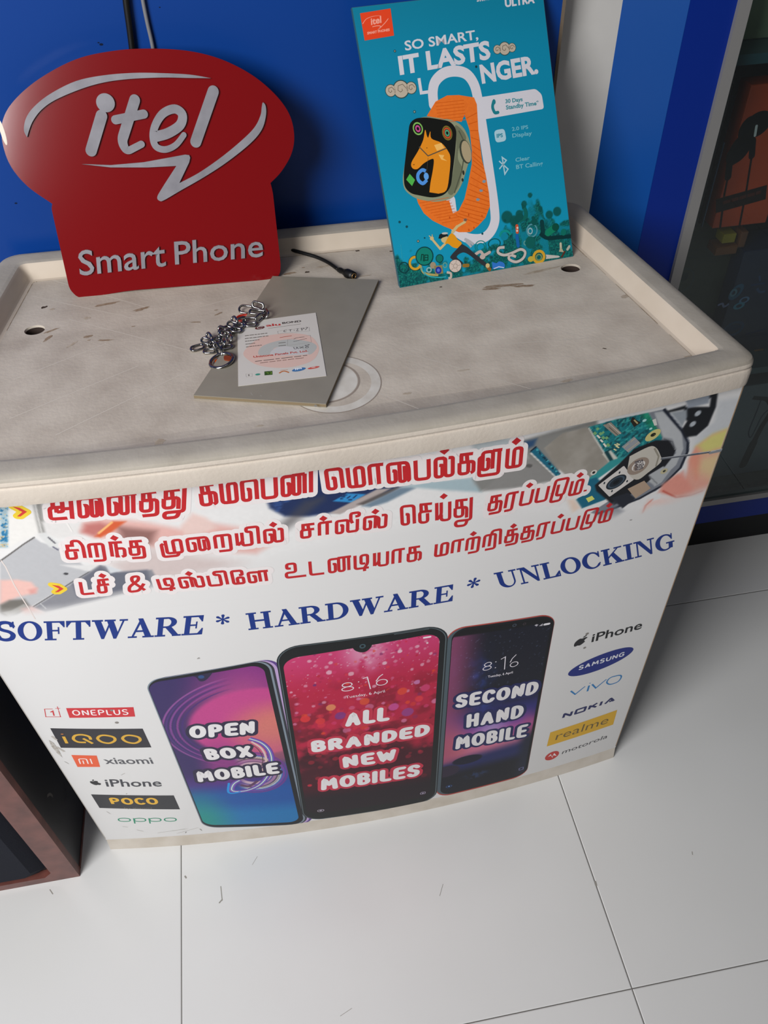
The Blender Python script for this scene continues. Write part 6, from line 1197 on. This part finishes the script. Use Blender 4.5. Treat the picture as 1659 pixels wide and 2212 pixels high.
for s_ in ([(0.2631,0.4826),(0.2605,0.4823),(0.26,0.4798),(0.2622,0.4796)], [(0.265,0.4825),(0.2682,0.4826)], [(0.2666,0.4824),(0.2666,0.4789)], [(0.2699,0.4803),(0.2712,0.4802)], [(0.273,0.4824),(0.2746,0.4823),(0.273,0.4785),(0.2752,0.4785)], [(0.2776,0.4826),(0.2788,0.4826),(0.278,0.4805),(0.2792,0.4797),(0.2777,0.4783)], [(0.2811,0.4828),(0.2797,0.4813),(0.2819,0.4809)], [(0.2831,0.4833),(0.2846,0.4826),(0.2819,0.4785)],
           [(0.2684,0.4642),(0.2727,0.4661),(0.2796,0.4658)], [(0.2676,0.4599),(0.2721,0.4606),(0.2799,0.4623),(0.2818,0.4621)], [(0.267,0.45),(0.2676,0.4466),(0.2694,0.4465),(0.2704,0.4496)], [(0.27,0.4493),(0.2715,0.4457)], [(0.2728,0.4493),(0.2769,0.4462)], [(0.2769,0.4493),(0.2728,0.4462)], [(0.2805,0.451),(0.2786,0.4503),(0.282,0.4471),(0.2796,0.4456),(0.2789,0.4474),(0.283,0.451),(0.2809,0.4514)]): L.strip(spline(s_, 3), .0009, ink_pen)
L.strip([(0.2547,0.47),(0.2671,0.471)], .0014, '#a84a3c'); L.strip([(0.2526,0.4603),(0.2598,0.4602)], .0014, '#4c4540'); L.strip([(0.2522,0.4553),(0.2596,0.455)], .0014, '#4c4540')
L.text('Unistone Panels Pvt. Ltd.', (0.2258,0.4398), (0.2805,0.4389), (0.2257,0.443), '#b0483f', .03)
dashes(L, (0.227,0.4333), (0.2789,0.4329), .0016, '#504a48'); dashes(L, (0.2317,0.4296), (0.2751,0.4294), .0013, '#6a4a44')
L.strip([(0.2168,0.4144),(0.2228,0.4137),(0.2225,0.4086),(0.2168,0.4091)], .0003, '#a8a29c', True); L.text('S', (0.2187,0.4105), (0.2202,0.4104), (0.2187,0.4128), '#6a645e', .05)
L.disc((0.2281,0.411), .0042, .0026, '#3f8a78', 16); L.poly([(0.2348,0.4145),(0.2425,0.4139),(0.2422,0.4075),(0.2345,0.4081)], '#2c4a1e'); L.layer(.0006); L.strip([(0.2358,0.4119),(0.2383,0.4121),(0.2381,0.4094)], .0008, '#7fa03c'); L.strip([(0.2395,0.4122),(0.2416,0.4121),(0.2413,0.4092),(0.2394,0.4094)], .0008, '#7fa03c'); L.layer(.0004)
L.strip(spline([(0.2488,0.4087),(0.252,0.4109),(0.255,0.4106),(0.2583,0.4077)], 4), .0026, '#b46a3c'); L.strip([(0.2501,0.413),(0.2576,0.4128)], .0008, '#b46a3c')
L.disc((0.2683,0.4107), .0115, .0046, '#3f6c9c', 24, .12); L.layer(.0006); L.text('PPG', (0.2646,0.4105), (0.2713,0.4106), (0.2647,0.4133), '#d4dae2', .08); L.layer(.0004)
L.disc((0.2828,0.4107), .0100, .0030, '#c0584c', 22, .12); L.layer(.0006); L.text('HSD', (0.2809,0.4103), (0.2846,0.4104), (0.281,0.412), '#e8cfc8', .02)
L.build('printing', paper_o)

# steel chain with a split ring
steel = mat('polished_steel', '#8f8d8a', .16, metal=1.0, bump=(300, .05)); 
def T3(p, z): return Vector((p[0], p[1], z))
chain = empty('steel_chain', (*(0.199,0.4879), ZT), 'short heap of polished steel chain links with split ring beside the paper', 'chain')
def link_obj(c, ang, L_=.0125, W_=.0068, tilt=0., pitch=0., r=.00125, name='link'):
    M_ = Matrix.Rotation(ang, 3, 'Z') @ Matrix.Rotation(pitch, 3, 'Y') @ Matrix.Rotation(tilt, 3, 'X')
    pts = []
    for k in range(20):
        a = 2*math.pi*k/20; x = (L_-W_)*(1 if math.cos(a) > 0 else -1)*.5+W_*.5*math.cos(a)*1.0; y = W_*.5*math.sin(a)
        if abs(math.cos(a)) < 1e-6: x = 0
        pts.append(M_ @ Vector((x*1.0, y, 0)))
    lo_ = min(p.z for p in pts); pts = [p+Vector((c[0], c[1], c[2]-lo_+r)) for p in pts]
    V, F = tube_vf(pts, r, 10, True); return mesh_obj(name, V, F, steel, chain, smooth=True)
zc = .7712
LK = [ # position, heading, size, tilt about its length, pitch, height above tray
 ((0.2237,0.5339), -.25, .0190, .0105, .5, .1, .767), ((0.2369,0.5293), -.55, .0165, .0075, 1.1, .1, .768), ((0.235,0.519), -.20, .0200, .0070, .2, .1, .7716), ((0.2435,0.5127), -1.35, .0150, .0080, .7, 0, .768),
 ((0.2365,0.5055), .9, .0130, .0065, 1.2, 0, zc), ((0.2264,0.5033), -.12, .0175, .0080, .5, 0, zc), ((0.2272,0.4977), -.1, .0150, .0070, .1, .1, zc), ((0.2177,0.5041), .55, .0130, .0065, 1.2, 0, zc), ((0.2105,0.5122), -1.2, .0125, .0065, .9, .3, .768),
 ((0.2143,0.4962), .3, .0140, .0070, .3, 0, zc), ((0.2081,0.4997), -.3, .0130, .0075, .5, .2, .772), ((0.2007,0.5014), .35, .0135, .0065, .4, 0, .768), ((0.1965,0.4996), -.7, .0110, .0062, 1.0, 0, .768), ((0.2117,0.4894), -.2, .0135, .0068, .2, .2, zc),
 ((0.2047,0.4877), .6, .0130, .0070, .9, 0, .771), ((0.1956,0.4897), 1.3, .0120, .0065, 1.1, 0, .771), ((0.1999,0.4825), -.2, .0135, .0070, .3, .3, .7735), ((0.1897,0.4857), .15, .0130, .0068, .3, 0, .768), ((0.1829,0.4882), -1.2, .0120, .0062, .9, .2, .768),
 ((0.1805,0.4795), -.55, .0150, .0065, .5, .1, .7695), ((0.1702,0.4745), .28, .0170, .0085, .12, 0, .7675), ((0.1854,0.4733), .75, .0130, .0065, 1.1, 0, .7695), ((0.1824,0.4658), -.15, .0150, .0070, .1, 0, .7675), ((0.2041,0.4744), -1.3, .0125, .0066, .8, 0, .771),
 ((0.1905,0.4742), .9, .0130, .0070, .6, .2, .772), ((0.1976,0.4676), -1.4, .0120, .0064, 1.1, 0, .772), ((0.1936,0.4664), .2, .0130, .0066, .5, .1, .771), ((0.2002,0.462), .12, .0140, .0066, .15, 0, .770), ((0.1917,0.4578), -1.15, .0185, .0060, .9, .5, .7695),
]
def over_board(p):
    s_ = [(gb[(i+1) % 4][0]-gb[i][0])*(p[1]-gb[i][1])-(gb[(i+1) % 4][1]-gb[i][1])*(p[0]-gb[i][0]) for i in range(4)]
    return all(v > -.00005 for v in s_) or all(v < .00005 for v in s_)
for c, a, l, w_, t_, p_, z_ in LK:
    if over_board(c): z_ = max(z_+.0012, .7724)
    link_obj((c[0], c[1], z_), a, l*.80, w_*.86, t_, p_, .00118)
rc = (0.1941,0.4416); V, F = tube_vf([(rc[0]+.0115*math.cos(a), rc[1]+.0115*math.sin(a), .7722+.0020*math.cos(a)) for a in np.linspace(0, 2*math.pi, 48, endpoint=False)], .0017, 12, True)
mesh_obj('split_ring', V, F, steel, chain, smooth=True)
# small orange scraps under the chain
for i, (pts, lab) in enumerate([([(0.2151,0.5279),(0.2185,0.531),(0.227,0.523),(0.2296,0.5169),(0.2252,0.5129),(0.2199,0.5135),(0.2156,0.5199)], 'red orange plastic ring scrap under the upper end of the chain'), ([(0.1866,0.448),(0.1903,0.4502),(0.194,0.4455),(0.1932,0.4389),(0.1909,0.4355),(0.1895,0.4416)], 'orange plastic scrap lying inside the split ring')]):
    if i == 0:
        c = (sum(p[0] for p in pts)/len(pts), sum(p[1] for p in pts)/len(pts)); V, F = tube_vf([(c[0]+.0085*math.cos(a), c[1]+.0058*math.sin(a)-.001*math.cos(a), .7685) for a in np.linspace(0, 2*math.pi, 30, endpoint=False)], .0014, 8, True)
        mesh_obj('plastic_ring', V, F, mat('red_plastic', '#b02812', .4), smooth=True, label=lab, category='plastic ring')
    else:
        slab('plastic_scrap', spline(pts, 3, True), ZT+.0002, ZT+.0016, mat('orange_plastic', '#c05018', .5), None, label=lab, category='plastic scrap')
slab('plastic_scrap', spline([(0.1975,0.4487),(0.2029,0.4465),(0.2038,0.4414),(0.2004,0.4402),(0.1967,0.443)], 3, True), ZT+.0044, ZT+.0058, mat('brown_plastic', '#7a3010', .5), None, label='dark brown scrap under the split ring beside the orange one', category='plastic scrap')

# black power lead with a socket end, coming from behind the red sign
lead = empty('power_lead', (*(0.3199,0.6301), ZT), 'short black power lead with round socket end between sign and poster', 'cable')
bk_ = mat('black_rubber', '#0e0d0c', .45, spec=.4)
pa = [(.17, .655, .775), (.22, .648, .776)]+[(*p, ZT+.0035) for p in ((0.2699,0.6629), (0.2814,0.6557), (0.2967,0.6432), (0.3117,0.6297), (0.3234,0.6139), (0.3323,0.5958))]
V, F = tube_vf(spline(pa, 6), .0021, 12); mesh_obj('cord', V, F, bk_, lead, smooth=True)
s0 = Vector((*(0.3323,0.5958), ZT+.0038)); s1 = Vector((*(0.3474,0.5746), ZT+.0052)); d_ = (s1-s0); prof_ = [0, .15, .3, .45, .55, .62, .85, 1.0]; rad = [.0026, .0033, .0030, .0040, .0052, .0054, .0052, .0046]
V, F = tube_vf([s0+d_*k for k in prof_], .004, 20, False, rad); mesh_obj('socket_end', V, F, bk_, lead, smooth=True)
e = s1+d_.normalized()*.0001; dn = d_.normalized(); rx_ = dn.cross(Vector((0, 0, 1))).normalized(); ry_ = rx_.cross(dn)
V, F = tube_vf([e+(rx_*math.cos(a)+ry_*math.sin(a))*.0030 for a in np.linspace(0, 2*math.pi, 24, endpoint=False)], .0005, 6, True); mesh_obj('socket_contact', V, F, mat('brass_ring', '#b08a5c', .3, metal=.8), lead, smooth=True)

# two cables hanging down the blue wall behind the sign
pts = [(0.1561,1.051), (0.1521,1.028), (0.1498,1.004), (0.1475,0.9826), (0.1424,0.9429)]
V, F = tube_vf([(pts[0][0]-.010, WY-.004, 1.9), (pts[0][0]-.006, WY-.004, 1.3)]+spline([(x, WY-.004, z) for x, z in pts], 6), .0034, 12); mesh_obj('black_wall_cable', V, F, bk_, None, smooth=True, label='thick black cable hanging on the blue wall above the red sign', category='cable')
pts = [(0.1699,1.05), (0.1681,1.027), (0.1679,1.006), (0.1683,0.9832), (0.1661,0.941)]
V, F = tube_vf([(pts[0][0]-.010, WY-.003, 1.9), (pts[0][0]-.006, WY-.003, 1.3)]+spline([(x, WY-.003, z) for x, z in pts], 6), .0020, 12); mesh_obj('grey_wall_cable', V, F, mat('grey_sheath', '#76767a', .5), None, smooth=True, label='thin grey cable hanging on the blue wall above the red sign', category='cable')
